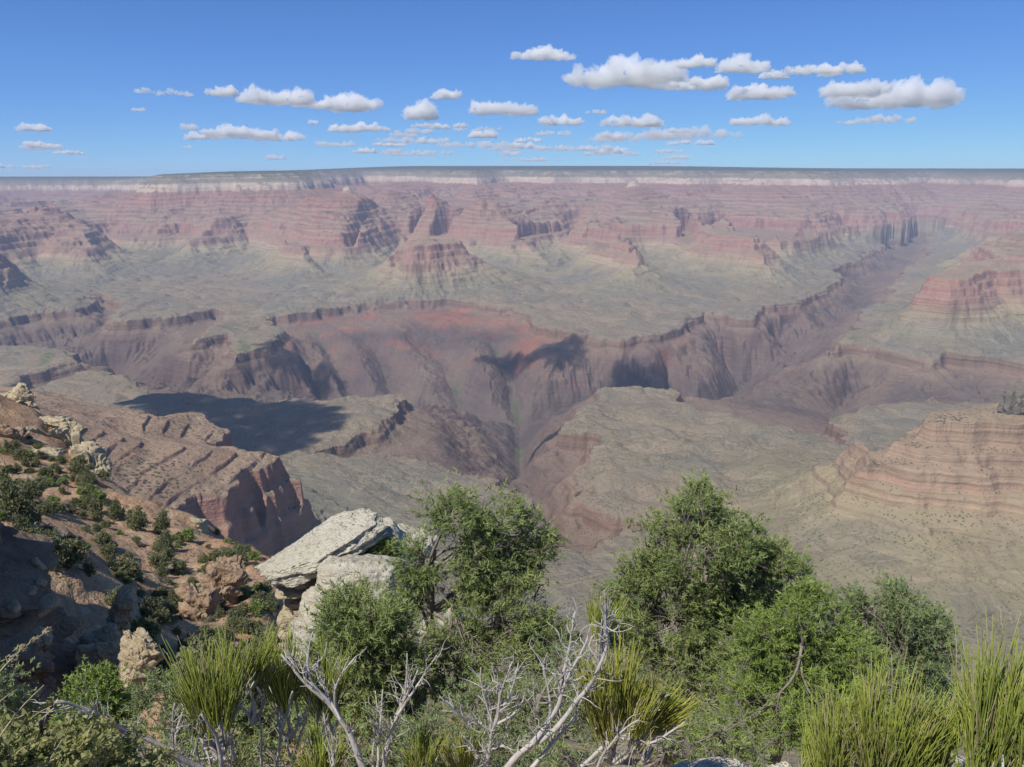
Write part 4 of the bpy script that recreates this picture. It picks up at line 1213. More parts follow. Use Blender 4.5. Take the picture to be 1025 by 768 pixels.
def build_trees():
    tree('pinyon_pine', 'gnarled pinyon pine with a bare twisted trunk showing, right of the white outcrop', 424, 15.0,
         [(452, 517, 28, 18), (492, 512, 30, 14), (505, 535, 42, 22), (536, 553, 22, 22), (472, 548, 30, 24), (425, 560, 24, 24), (436, 535, 14, 18), (500, 572, 40, 26), (540, 588, 18, 20),
          (412, 590, 18, 22), (470, 595, 24, 22), (500, 618, 40, 26, -0.6), (545, 640, 26, 26, -0.6), (470, 648, 34, 26, -1.0), (520, 660, 45, 28, -1.0), (400, 645, 18, 26, 0.5), (450, 690, 40, 28, -1.4), (530, 700, 45, 28, -1.4)],
         11, group='pines and junipers just below the rim', trunk_r=0.15, trunk_top=(432, 560), dens=0.9, bare=0.8, hole=-0.17)
    tree('pinyon_pine', 'tallest full pinyon pine, dense and broad, right of centre', 690, 17.0,
         [(706, 500, 22, 14), (690, 520, 36, 18), (730, 532, 30, 22), (655, 545, 34, 20), (705, 552, 44, 24), (755, 555, 26, 18), (776, 562, 24, 13), (790, 572, 16, 9), (760, 598, 34, 20), (640, 572, 28, 22), (680, 585, 44, 26),
          (735, 585, 38, 24), (775, 590, 14, 10), (632, 605, 26, 24), (670, 620, 40, 28), (718, 625, 40, 28), (755, 615, 24, 20), (640, 645, 30, 30), (690, 665, 46, 32, -0.8), (740, 660, 36, 28), (650, 690, 36, 30, -1.0), (710, 705, 46, 30, -1.4)],
         12, group='pines and junipers just below the rim', trunk_r=0.2, dens=0.92, bare=0.6, hole=-0.20)
    tree('pinyon_pine', 'mid green pine between the tallest pine and the right hand pair of crowns', 800, 14.5,
         [(815, 600, 12, 12), (800, 618, 22, 18), (770, 634, 30, 22), (828, 640, 26, 24), (795, 655, 36, 28), (850, 668, 22, 22), (760, 672, 40, 28), (820, 690, 40, 30), (770, 712, 44, 28, -0.8), (835, 725, 38, 28, -0.8), (725, 735, 34, 24, -1.0)],
         13, mat=PINE_BRIGHT, group='pines and junipers just below the rim', trunk_r=0.12, dens=0.9)
    tree('pinyon_pine', 'smaller blue green pine with two rounded tops at the right', 895, 20.0,
         [(856, 604, 13, 11), (868, 622, 18, 16), (902, 600, 17, 14), (910, 618, 24, 20), (932, 632, 16, 14), (885, 645, 28, 22), (925, 655, 24, 22), (950, 660, 10, 12), (870, 675, 28, 24), (910, 690, 34, 26), (945, 700, 22, 22), (890, 720, 34, 24)],
         14, mat=PINE_DULL, group='pines and junipers just below the rim', trunk_r=0.13, dens=0.95)
    tree('juniper', 'bushy green juniper in front of the white outcrop', 365, 13.0,
         [(352, 600, 14, 12), (338, 625, 24, 20), (375, 612, 20, 16), (395, 628, 16, 18), (365, 645, 32, 22), (332, 660, 26, 24), (398, 668, 28, 24), (360, 690, 38, 28), (325, 705, 24, 26), (405, 712, 30, 28), (368, 735, 40, 26)],
         15, group='pines and junipers just below the rim', trunk_r=0.11, dens=0.95)
    tree('juniper', 'low dark juniper behind the bleached branches in the middle', 560, 11.0,
         [(560, 668, 30, 20), (600, 690, 34, 24), (515, 695, 36, 24), (470, 715, 34, 26), (560, 715, 44, 26), (620, 730, 36, 24), (430, 735, 30, 24), (510, 748, 46, 24)],
         16, mat=PINE_DULL, group='pines and junipers just below the rim', trunk_r=0.09, dens=0.9, nl=0.075, nw=0.011)
    tree('juniper', 'grey green juniper behind the upright broom shrub at the lower left', 200, 17.0,
         [(165, 690, 20, 14), (195, 700, 28, 18), (235, 690, 24, 18), (160, 715, 22, 20), (210, 728, 40, 24), (260, 715, 30, 26), (290, 700, 22, 24), (270, 745, 36, 24), (165, 745, 30, 22)],
         17, mat=PINE_DULL, group='pines and junipers just below the rim', trunk_r=0.1, dens=0.9)
    tree('oak_shrub', 'bright green leafy bush below the broken pale ledges', 98, 21.0,
         [(82, 690, 14, 12), (104, 686, 16, 13), (122, 698, 12, 12), (92, 706, 22, 13), (116, 716, 16, 13), (75, 716, 14, 12)],
         18, mat=PINE_BRIGHT, trunk_r=0.06, needles=9, nl=0.09, nw=0.03, dens=1.1, bare=0.0, cat='bush')
    tree('oak_shrub', 'dim green bush at the left edge above the small leaved shrub', 8, 14.0,
         [(4, 690, 16, 18), (14, 712, 18, 14), (-12, 720, 18, 18)], 19, mat=PINE_DULL, trunk_r=0.05, needles=9, nl=0.06, nw=0.02, dens=0.9, bare=0.0, cat='bush')
    tree('oak_shrub', 'small grey green bush in the notch between the outcrop slabs', 384, 35.5,
         [(376, 556, 12, 8), (388, 548, 11, 8), (372, 566, 9, 6), (392, 560, 8, 7)], 20, mat=PINE, trunk_r=0.05, needles=9, nl=0.16, nw=0.04, dens=0.9, bare=0.0, cat='bush')
    tree('juniper', 'low spreading juniper along the bottom edge under the left brooms', 225, 7.6,
         [(170, 752, 34, 18), (215, 765, 46, 22), (262, 755, 38, 24), (310, 765, 44, 24), (345, 752, 36, 22), (150, 775, 40, 20)],
         31, group='low junipers along the bottom edge', trunk_r=0.05, dens=0.8, nl=0.06, nw=0.010, needles=11)
    tree('juniper', 'low spreading juniper at the bottom edge under the grey branches', 430, 7.2,
         [(392, 755, 38, 22), (440, 768, 44, 22), (485, 760, 44, 22), (530, 770, 44, 22), (420, 742, 26, 16)],
         32, mat=PINE_DULL, group='low junipers along the bottom edge', trunk_r=0.05, dens=0.8, nl=0.06, nw=0.010, needles=11)
    tree('juniper', 'low spreading juniper at the bottom edge left of the flat white stone', 620, 7.0,
         [(575, 762, 40, 22), (620, 768, 44, 22), (668, 752, 40, 24), (700, 742, 34, 20), (735, 748, 26, 18)],
         33, group='low junipers along the bottom edge', trunk_r=0.05, dens=0.8, nl=0.06, nw=0.010, needles=11)
build_trees()

# ---- slope bushes
def bush_mesh(seed, h, w, leaf, n_cl, per, flat=0.8):
    rs = np.random.RandomState(seed)
    g = Geo()
    tips = []; dirs = []; tones = []
    for k in range(n_cl):
        u = unit(rs.randn(3)); u[2] = abs(u[2]) * 0.95 + 0.05
        p = u * np.array([w, w, h]) * rs.uniform(0.45, 1.0) * np.array([.5, .5, .9]) + np.array([0, 0, 0.12 * h])
        m = per
        o = rs.randn(m, 3) * np.array([w, w, h]) * 0.10
        tips.append(p + o); dirs.append(unit(o / w * 4 + u + rs.randn(m, 3) * 0.5)); tones.append(np.clip(rs.uniform(.15, .8) + rs.randn(m) * .12, 0, 1))
    v, f, tn = needle_cloud(rs, np.concatenate(tips), np.concatenate(dirs), np.concatenate(tones), 4, leaf, leaf * 0.5, 1.0)
    v[:, 2] = np.maximum(v[:, 2], -0.1)
    g.add(v, f, tn)
    return g.mesh('slope_bush', False)

def build_slope_bushes():
    rs = np.random.RandomState(5)
    protos = []
    for i, (h, w) in enumerate([(2.6, 2.6), (2.0, 2.6), (3.4, 2.6), (1.6, 2.2), (2.2, 3.2)]):
        me = bush_mesh(300 + i, h, w, 0.26, 46, 16); me.materials.append((SCRUB, PINE, SCRUB, SCRUB, SCRUB)[i]); protos.append(me)
    for i, (h, w) in enumerate([(1.1, 1.8), (0.9, 1.5), (1.3, 1.6)]):
        me = bush_mesh(320 + i, h, w, 0.20, 26, 12); me.materials.append((SCRUB_DRY, SCRUB_DRY, SCRUB)[i]); protos.append(me)
    def place(name, k, px, py, s, label, group, cat='bush'):
        hit = on_ground(px, py)
        if hit is None: return None
        p, d = hit
        o = bpy.data.objects.new(name, protos[k]); COL.objects.link(o)
        s *= 0.70
        o.location = p - Vector((0, 0, 0.1)); o.rotation_euler = (0, 0, rs.uniform(0, 6.28)); o.scale = (s * rs.uniform(.85, 1.15), s * rs.uniform(.85, 1.15), s * rs.uniform(.85, 1.2))
        return props(o, label, cat, group)
    # those one can single out (photo point of the foot)
    G = 'taller bushes along the ridge crest and slope'
    for px, py, k, s, lab in [
            (117, 521, 2, 1.35, 'tall dark pine, leftmost of three on the ridge crest below the mesa'),
            (138, 530, 2, 1.45, 'middle pine of the three standing on the ridge crest below the mesa'),
            (163, 533, 2, 1.50, 'right hand grey green pine of the three on the ridge crest'),
            (165, 550, 2, 1.30, 'pine just below the right hand ridge crest pine'),
            (187, 541, 1, 1.3, 'round bush on the crest by the grey rock knob'),
            (228, 563, 4, 1.4, 'wide green bush on the crest just left of the white outcrop'),
            (242, 566, 0, 1.0, 'upright bush beside the wide one near the tip of the white slab'),
            (72, 567, 0, 1.5, 'large round bush just right of the dark cliff edge on orange soil'),
            (26, 556, 2, 1.3, 'near black pine standing on the top edge of the shaded cliff'),
            (54, 569, 2, 1.2, 'dark pine in shade at the right end of the cliff edge'),
            (125, 578, 4, 1.3, 'broad bush with a strong shadow in the middle of the orange slope'),
            (103, 544, 4, 1.0, 'flat bush alone on bare orange soil under the crest pines'),
            (160, 571, 0, 1.2, 'dark bush in the right middle of the orange slope'),
            (180, 575, 0, 1.1, 'dark rounded bush farther right on the slope, beside the fin'),
            (118, 606, 4, 0.9, 'bush at the lower end of the orange slope above the pale ledge'),
            (175, 612, 2, 0.9, 'bush at the foot of the ragged brown fin'),
            (133, 640, 4, 0.8, 'olive bush rooted on the broken ledges'),
            (240, 590, 2, 1.0, 'bush in the gully right of the brown fin'),
            (237, 622, 0, 0.9, 'pale green bush below the shadow of the fin'),
            (258, 615, 1, 1.0, 'grey green bush under the overhanging ledges of the outcrop')]:
        place('slope_bush', k, px, py, s, lab, G)
    # the thick scrub on the upper left ridge and the rest of the slope
    n = 0
    spots = []
    def ok(px, py, gap):
        for a, b in spots:
            if abs(a - px) < gap and abs(b - py) < gap * 0.6: return False
        return True
    for _ in range(3000):
        if n >= 275: break
        z = rs.rand()
        if z < 0.24:
            px, py = rs.uniform(0, 108), rs.uniform(430, 515)
            if py < 430 + 0.55 * max(0, px - 20): continue
            k = rs.randint(0, 5); s = rs.uniform(.75, 1.35); lab, grp = 'dark green bush in the thick scrub on the upper left ridge', 'thick scrub on the upper left ridge'; gap = 5
        else:
            px, py = rs.uniform(0, 285), rs.uniform(500, 690)
            if py < 505 + 0.22 * max(0, px - 90) or (px < 130 and py > 530 + px * 0.55): continue
            if rs.rand() < 0.55: k = rs.randint(0, 5); s = rs.uniform(.5, 1.0)
            else: k = rs.randint(5, 8); s = rs.uniform(.7, 1.2)
            lab, grp = ('green bush among the many scattered over the orange slope', 'bushes scattered over the orange slope') if k < 5 else ('low dry grey scrub among the many on the orange slope', 'dry scrub scattered over the orange slope'); gap = 5.5
        if not ok(px, py, gap): continue
        if place('slope_bush' if k < 5 else 'dry_scrub', k, px, py, s, lab, grp): spots.append((px, py)); n += 1
build_slope_bushes()
# ------------------------------------------------------------------ clouds
def cloud_material(name, dens):
    m = bpy.data.materials.new(name); m.use_nodes = True
    t = m.node_tree; t.nodes.clear()
    o = t.nodes.new('ShaderNodeOutputMaterial'); s = t.nodes.new('ShaderNodeVolumeScatter')
    s.inputs['Color'].default_value = (1, 1, 1, 1); s.inputs['Density'].default_value = dens; s.inputs['Anisotropy'].default_value = 0.0
    t.links.new(s.outputs[0], o.inputs['Volume'])
    return m

def cloud_mesh(w, dp, h, seed, lumps, fill=False):
    """heaped lumps over a flat base, joined into one closed skin"""
    rs = np.random.RandomState(seed)
    bm = bmesh.new()
    n = int(lumps)
    cores = [(rs.uniform(-.36, .36), rs.uniform(-.3, .3), rs.uniform(.55, 1.0)) for _ in range(max(2, n // 8))]
    for i in range(n):
        cx, cy, ch = cores[rs.randint(len(cores))]
        x = np.clip(cx + rs.randn() * 0.13, -.47, .47); y = np.clip(cy + rs.randn() * 0.13, -.47, .47)
        if fill:
            a = rs.uniform(0, 6.283); q = 0.46 * math.sqrt(rs.rand()); x = q * math.cos(a); y = q * math.sin(a)
        edge = max(0.12, 1 - (abs(x) / .5) ** 1.6) * max(0.3, 1 - (abs(y) / .5) ** 2)
        hh = h * ch * edge * rs.uniform(.35, 1.0)
        r = max(0.38 * h, hh * rs.uniform(.40, .62)) * rs.uniform(.8, 1.1)
        M = Matrix.Translation((x * w, y * dp, max(r * 0.35, hh - r * 0.9))) @ Matrix.Diagonal((1.35, 1.2, 0.85, 1))
        bmesh.ops.create_icosphere(bm, subdivisions=2, radius=r, matrix=M)
    me = bpy.data.meshes.new('tmp'); bm.to_mesh(me); bm.free()
    o = bpy.data.objects.new('tmp', me); COL.objects.link(o)
    md = o.modifiers.new('r', 'REMESH'); md.mode = 'VOXEL'; md.voxel_size = max(w / 150, h / 26)
    dg = bpy.context.evaluated_depsgraph_get(); dg.update()
    ev = o.evaluated_get(dg).to_mesh()
    nv = len(ev.vertices); v = np.empty(nv * 3, dtype=np.float32); ev.vertices.foreach_get('co', v); v = v.reshape(-1, 3).astype(np.float64)
    nr = np.empty(nv * 3, dtype=np.float32); ev.vertices.foreach_get('normal', nr); nr = nr.reshape(-1, 3)
    f = [tuple(p.vertices) for p in ev.polygons]
    q = np.array([p for p in f if len(p) == 4]); t3 = np.array([p for p in f if len(p) == 3])
    o.evaluated_get(dg).to_mesh_clear()
    bpy.data.objects.remove(o)
    d = fbm3(v * np.array([.75, .75, 1]) + seed * 91.0, h * 0.60, 5, seed & 7, gain=0.68) * h * 0.95
    v = v + nr * d[:, None]
    lo = -0.04 * h
    v[:, 2] = np.where(v[:, 2] < lo, lo + (v[:, 2] - lo) * 0.25, v[:, 2])
    return np_mesh('cloud', v, [a for a in (q, t3) if len(a)])

def build_clouds():
    BASE = 2500.0
    dense = cloud_material('cumulus', 0.0105); thin = cloud_material('thin cumulus', 0.0042)
    L = [  # photo point of the base centre, width and height in photo points, lumps, dense?, label
        (543, 60, 50, 15, 26, 1, 'small lone white cloud highest of all, above the centre'),
        (628, 82, 96, 31, 60, 1, 'large long white cloud with a stepped top, upper centre right'),
        (688, 88, 70, 14, 34, 1, 'ragged right end of the large long upper cloud'),
        (703, 66, 40, 13, 20, 1, 'small white cloud over the right end of the large long cloud'),
        (744, 72, 48, 18, 26, 1, 'rounded cloud between the large long cloud and the flat lens shaped one'),
        (778, 78, 30, 10, 14, 1, 'little tail cloud right of the rounded one'),
        (748, 98, 76, 14, 34, 1, 'flat cloud under the rounded one, right of centre'),
        (824, 73, 68, 13, 30, 1, 'flat lens shaped white cloud at the upper right'),
        (848, 94, 62, 18, 34, 1, 'left heap of the big cloud farthest right'),
        (890, 104, 98, 26, 60, 1, 'big white cloud farthest right in the sky'),
        (868, 122, 80, 9, 26, 0, 'thin grey veil of cloud under the big right cloud'),
        (560, 124, 40, 12, 22, 1, 'small bright cloud in the middle of the low band'),
        (592, 113, 28, 6, 12, 0, 'faint wisp above the low band near the centre'),
        (640, 125, 66, 14, 32, 1, 'white heaped cloud in the low band right of centre'),
        (766, 124, 60, 10, 28, 1, 'bright narrow cloud at the right end of the low band'),
        (690, 137, 100, 14, 44, 0, 'wide soft cloud left of the bright narrow one'),
        (630, 140, 90, 12, 38, 0, 'wide soft grey cloud below the heaped one in the low band'),
        (492, 137, 36, 10, 20, 1, 'small white cloud low in the middle over the band of thin clouds'),
        (507, 113, 60, 18, 34, 1, 'white cloud with a flat grey base left of the centre line'),
        (428, 117, 46, 17, 28, 1, 'plump white cloud beneath a smaller one, left of centre'),
        (454, 98, 36, 12, 20, 1, 'small white cloud over the plump one, left of centre'),
        (272, 102, 60, 20, 34, 1, 'bright heaped cloud leading a chain at the left'),
        (312, 107, 40, 11, 20, 1, 'middle link of the left cloud chain'),
        (352, 109, 64, 18, 34, 1, 'bright right end of the left cloud chain'),
        (220, 95, 34, 11, 20, 1, 'small white cloud left of the chain'),
        (143, 93, 18, 7, 10, 0, 'tiny pale puff, upper one of two at the left'),
        (137, 111, 13, 5, 8, 0, 'tiny pale puff, lower one of two at the left'),
        (174, 95, 26, 8, 10, 0, 'faint grey scrap left of the small white cloud'),
        (238, 136, 66, 14, 36, 1, 'long low white cloud below the left chain'),
        (200, 139, 48, 8, 20, 1, 'flat left wing of the long low cloud'),
        (280, 140, 52, 10, 24, 1, 'right wing of the long low cloud'),
        (180, 148, 20, 4, 8, 0, 'tiny cloud fleck under the long low cloud'),
        (18, 129, 44, 8, 20, 1, 'flat white cloud at the left edge'),
        (48, 130, 26, 5, 10, 0, 'thin tail of the flat cloud at the left edge'),
        (67, 154, 27, 5, 10, 1, 'small flat cloud low above the left rim'),
        (18, 168, 50, 5, 12, 1, 'thin streak of cloud just above the rim at the left edge'),
        (316, 124, 12, 6, 8, 1, 'tiny puff between the left chain and the low band'),
        (364, 131, 64, 10, 30, 1, 'left end cloud of the broad low band'),
        (352, 146, 70, 7, 24, 0, 'low thin cloud under the left end of the broad band'),
        (408, 142, 80, 9, 30, 0, 'flat mottled cloud in the left half of the broad band'),
        (430, 155, 100, 7, 30, 0, 'lowest thin sheet left of the centre'),
        (470, 147, 90, 9, 30, 0, 'mottled flat cloud in the middle of the broad band'),
        (545, 150, 90, 8, 30, 0, 'flat grey cloud in the right half of the broad band'),
        (520, 161, 110, 6, 30, 0, 'pale sheet close above the far rim at the centre'),
        (610, 155, 80, 6, 24, 0, 'thin pale sheet right of the centre above the far rim'),
        (672, 164, 70, 5, 18, 0, 'low streak on the skyline right of centre')]
    rr = np.random.RandomState(9)
    for _ in range(26):
        t = rr.rand()
        L.append((rr.uniform(330, 730) if t < .8 else rr.uniform(20, 330), rr.uniform(124, 160), rr.uniform(22, 60), rr.uniform(5, 9), 16, int(rr.rand() < .35), 'small mottled cloud scrap among the many low over the far rim'))
    for i, (px, py, w, h, n, de, lab) in enumerate(L):
        el = math.atan((183.0 - py) / FPX * 0.95)
        D = (BASE + 0 * i) / math.tan(max(el, 0.012))
        s = D / FPX * 1.02
        p = at_dist(px, py, D)
        W, H = w * s * 0.92, h * s * 0.85
        me = cloud_mesh(W, min(W * 0.8, 4000), H * (1.12 if de else 1.0), 400 + i, n)
        key = (dense if de else thin).copy()
        key.node_tree.nodes['Volume Scatter'].inputs['Density'].default_value = (2.5 if de else 1.5) / max(H, 60)
        o = link('cloud', me, key)
        o.location = p
        o.rotation_euler = (0, 0, -math.atan2(p.x, p.y))
        props(o, lab, 'cloud', 'fair weather clouds')
    # clouds overhead whose shadows lie on the canyon floor (outside the picture, towards the sun)
    sh = cloud_material('cumulus overhead', 0.05); sh2 = cloud_material('small cumulus overhead', 0.02)
    for i, (gx, gy, lev, w, dp, rz) in enumerate([
            (232, 432, -1000, 800, 980, -0.15), (170, 406, -1000, 420, 240, 0.0),
            (508, 360, -1180, 270, 220, -0.6), (566, 364, -1180, 250, 300, 0.2), (634, 370, -1130, 360, 240, 0.5), (300, 366, -1150, 150, 240, 0), (545, 452, -1250, 120, 220, 0)]):
        x, y = unproj(gx, gy, lev)
        z0 = lev; alt = 1500.0
        k = (alt - z0) / sun_dir.z
        me = cloud_mesh(w, dp, 170, 600 + i, 150 if w > 500 else 60, True)
        o = link('cloud', me, sh if i < 2 else sh2)
        o.location = (x + sun_dir.x * k, y + sun_dir.y * k, alt)
        o.rotation_euler = (0, 0, rz)
        props(o, 'cloud overhead casting a shadow on the canyon floor', 'cloud', 'clouds overhead')
build_clouds()
# ------------------------------------------------------------------ shrubs and dead wood right in front
def pix_curve(pts, d0, d1, rs, wob=0.015):
    n = len(pts)
    q = []
    for i, (px, py) in enumerate(pts):
        t = i / max(1, n - 1)
        q.append(np.array(at_dist(px, py, d0 + (d1 - d0) * t + rs.uniform(-wob, wob))))
    q = np.array(q)
    # resample smoothly
    L = np.concatenate([[0], np.cumsum(np.linalg.norm(np.diff(q, axis=0), axis=1))])
    m = max(6, int(L[-1] / 0.03))
    s = np.linspace(0, L[-1], m)
    out = np.stack([np.interp(s, L, q[:, k]) for k in range(3)], 1)
    for _ in range(2):
        out[1:-1] = (out[:-2] + 2 * out[1:-1] + out[2:]) / 4
    return out

def twigs(g, c, rad, rs, n, lmin, lmax, r):
    for _ in range(n):
        i = rs.randint(len(c) // 4, len(c) - 1)
        t = unit(c[min(i + 1, len(c) - 1)] - c[max(i - 1, 0)])
        d = unit(t * 0.9 + rs.randn(3) * 0.55 + np.array([0, 0, 0.25]))
        L = rs.uniform(lmin, lmax)
        p = bend(c[i], c[i] + d * L, rs, 7, 0.10)
        r0 = min(r, rad[i] * 0.7)
        g.tube(p, np.linspace(r0, r0 * 0.35, 7), 5)
        if rs.rand() < 0.6:
            e = unit(d + rs.randn(3) * 0.6)
            g.tube(bend(p[3], p[3] + e * L * 0.5, rs, 5, 0.1), np.linspace(r0 * 0.6, r0 * 0.25, 5), 4)

def dead_shrub(label, d, branches, seed, group='bleached dead branches in front', parent=None, tw=5, mat=None, tr=0.0028):
    rs = np.random.RandomState(seed)
    if parent is None:
        f = branches[0][0][0]
        p0 = at_dist(f[0], f[1], d)
        parent = thing('dead_shrub', p0, label, 'dead branch', group)
    O = np.array(parent.location)
    for pts, w0, w1 in branches:
        dd = d + rs.uniform(-.12, .12)
        c = pix_curve(pts, d, dd, rs) - O
        c = c + np.stack([fbm3(c * 1.0 + k * 9.1 + seed, 0.16, 3, k) for k in range(3)], 1) * 0.012
        n = len(c)
        px = d / FPX
        rad = np.linspace(w0, w1, n) * px * 0.43
        rad = rad * (1 + 0.18 * perlin3(c * 14 + seed, 2))
        g = Geo(); g.tube(c, rad, 9)
        L = np.linalg.norm(np.diff(c, axis=0), axis=1).sum()
        twigs(g, c, rad, rs, int(1.8 * tw * L / 0.35) + 1, 0.04, 0.14, tr)
        link('branch', g.mesh('branch'), mat or BLEACHED, parent)
    return parent

def broom(label, px, py, d, wpx, hpx, n, seed, mat=None, lean=0.0, fan=0.5, group='green broom shrubs in front', thick=0.0023, branches=(), top_jag=0.35, cat='shrub'):
    """tufts of many thin upright jointed stems on a short woody foot; px, py = foot"""
    rs = np.random.RandomState(seed)
    p0 = at_dist(px, py, d)
    root = thing('broom_shrub', p0, label, cat, group)
    s = d / FPX * 1.03
    W, H = wpx * s, hpx * s
    g = Geo(); dry = Geo()
    n = int(n * 1.0)
    nb = max(4, n // 22)
    for b in range(nb):
        bx = rs.uniform(-.5, .5); by = rs.uniform(-.5, .5)
        foot = np.array([bx * W * 0.45, by * W * 0.40, rs.uniform(0, .20) * H])
        dirb = unit(np.array([bx * fan * 1.7 + lean, by * fan * 1.2, 1.0]))
        hb = H * (1 - top_jag * rs.rand()) * (1 - 0.35 * abs(bx) * 2 * fan)
        for k in range(n // nb):
            f0 = foot + rs.randn(3) * np.array([W * .05, W * .05, H * .05])
            st = rs.uniform(0.0, 0.45)
            dr = unit(dirb + rs.randn(3) * np.array([.095, .095, .03]))
            L = hb * rs.uniform(.55, 1.05) * (1 - st * 0.6)
            p1 = f0 + dirb * hb * st
            pts = bend(p1, p1 + dr * L, rs, 6, 0.014)
            pts[:, 0] += lean * 0.08 * H * np.linspace(0, 1, 6) ** 2
            r = thick * rs.uniform(.7, 1.2)
            if rs.rand() < 0.13:
                pts[3:] += np.cumsum(rs.randn(3, 3), 0) * 0.012 * np.array([1, 1, .6])
                dry.tube(pts, np.array([1, 1, .95, .85, .7, .4]) * r * 0.9, 4); continue
            g.tube(pts, np.array([1, 1, .95, .85, .7, .4]) * r, 4, np.clip(rs.normal(.5, .3), 0, 1))
            if rs.rand() < .55:
                e = unit(dr + rs.randn(3) * np.array([.16, .16, .05]))
                q = bend(pts[2], pts[2] + e * L * rs.uniform(.3, .55), rs, 4, 0.02)
                g.tube(q, np.array([.9, .8, .65, .35]) * r, 4, rs.uniform(.2, 1))
    link('stems', g.mesh('stems'), mat or BROOM, root)
    if dry.n: link('dry_stems', dry.mesh('dry_stems'), DRYSTEM, root)
    w = Geo()
    for k in range(6):
        e = np.array([rs.uniform(-.4, .4) * W, rs.uniform(-.4, .4) * W, rs.uniform(.15, .4) * H])
        w.tube(bend((rs.uniform(-.1, .1) * W, 0, -0.12), e, rs, 7, 0.1), np.linspace(0.008, 0.004, 7), 6)
    link('woody_base', w.mesh('woody_base'), BLEACHED, root)
    return root

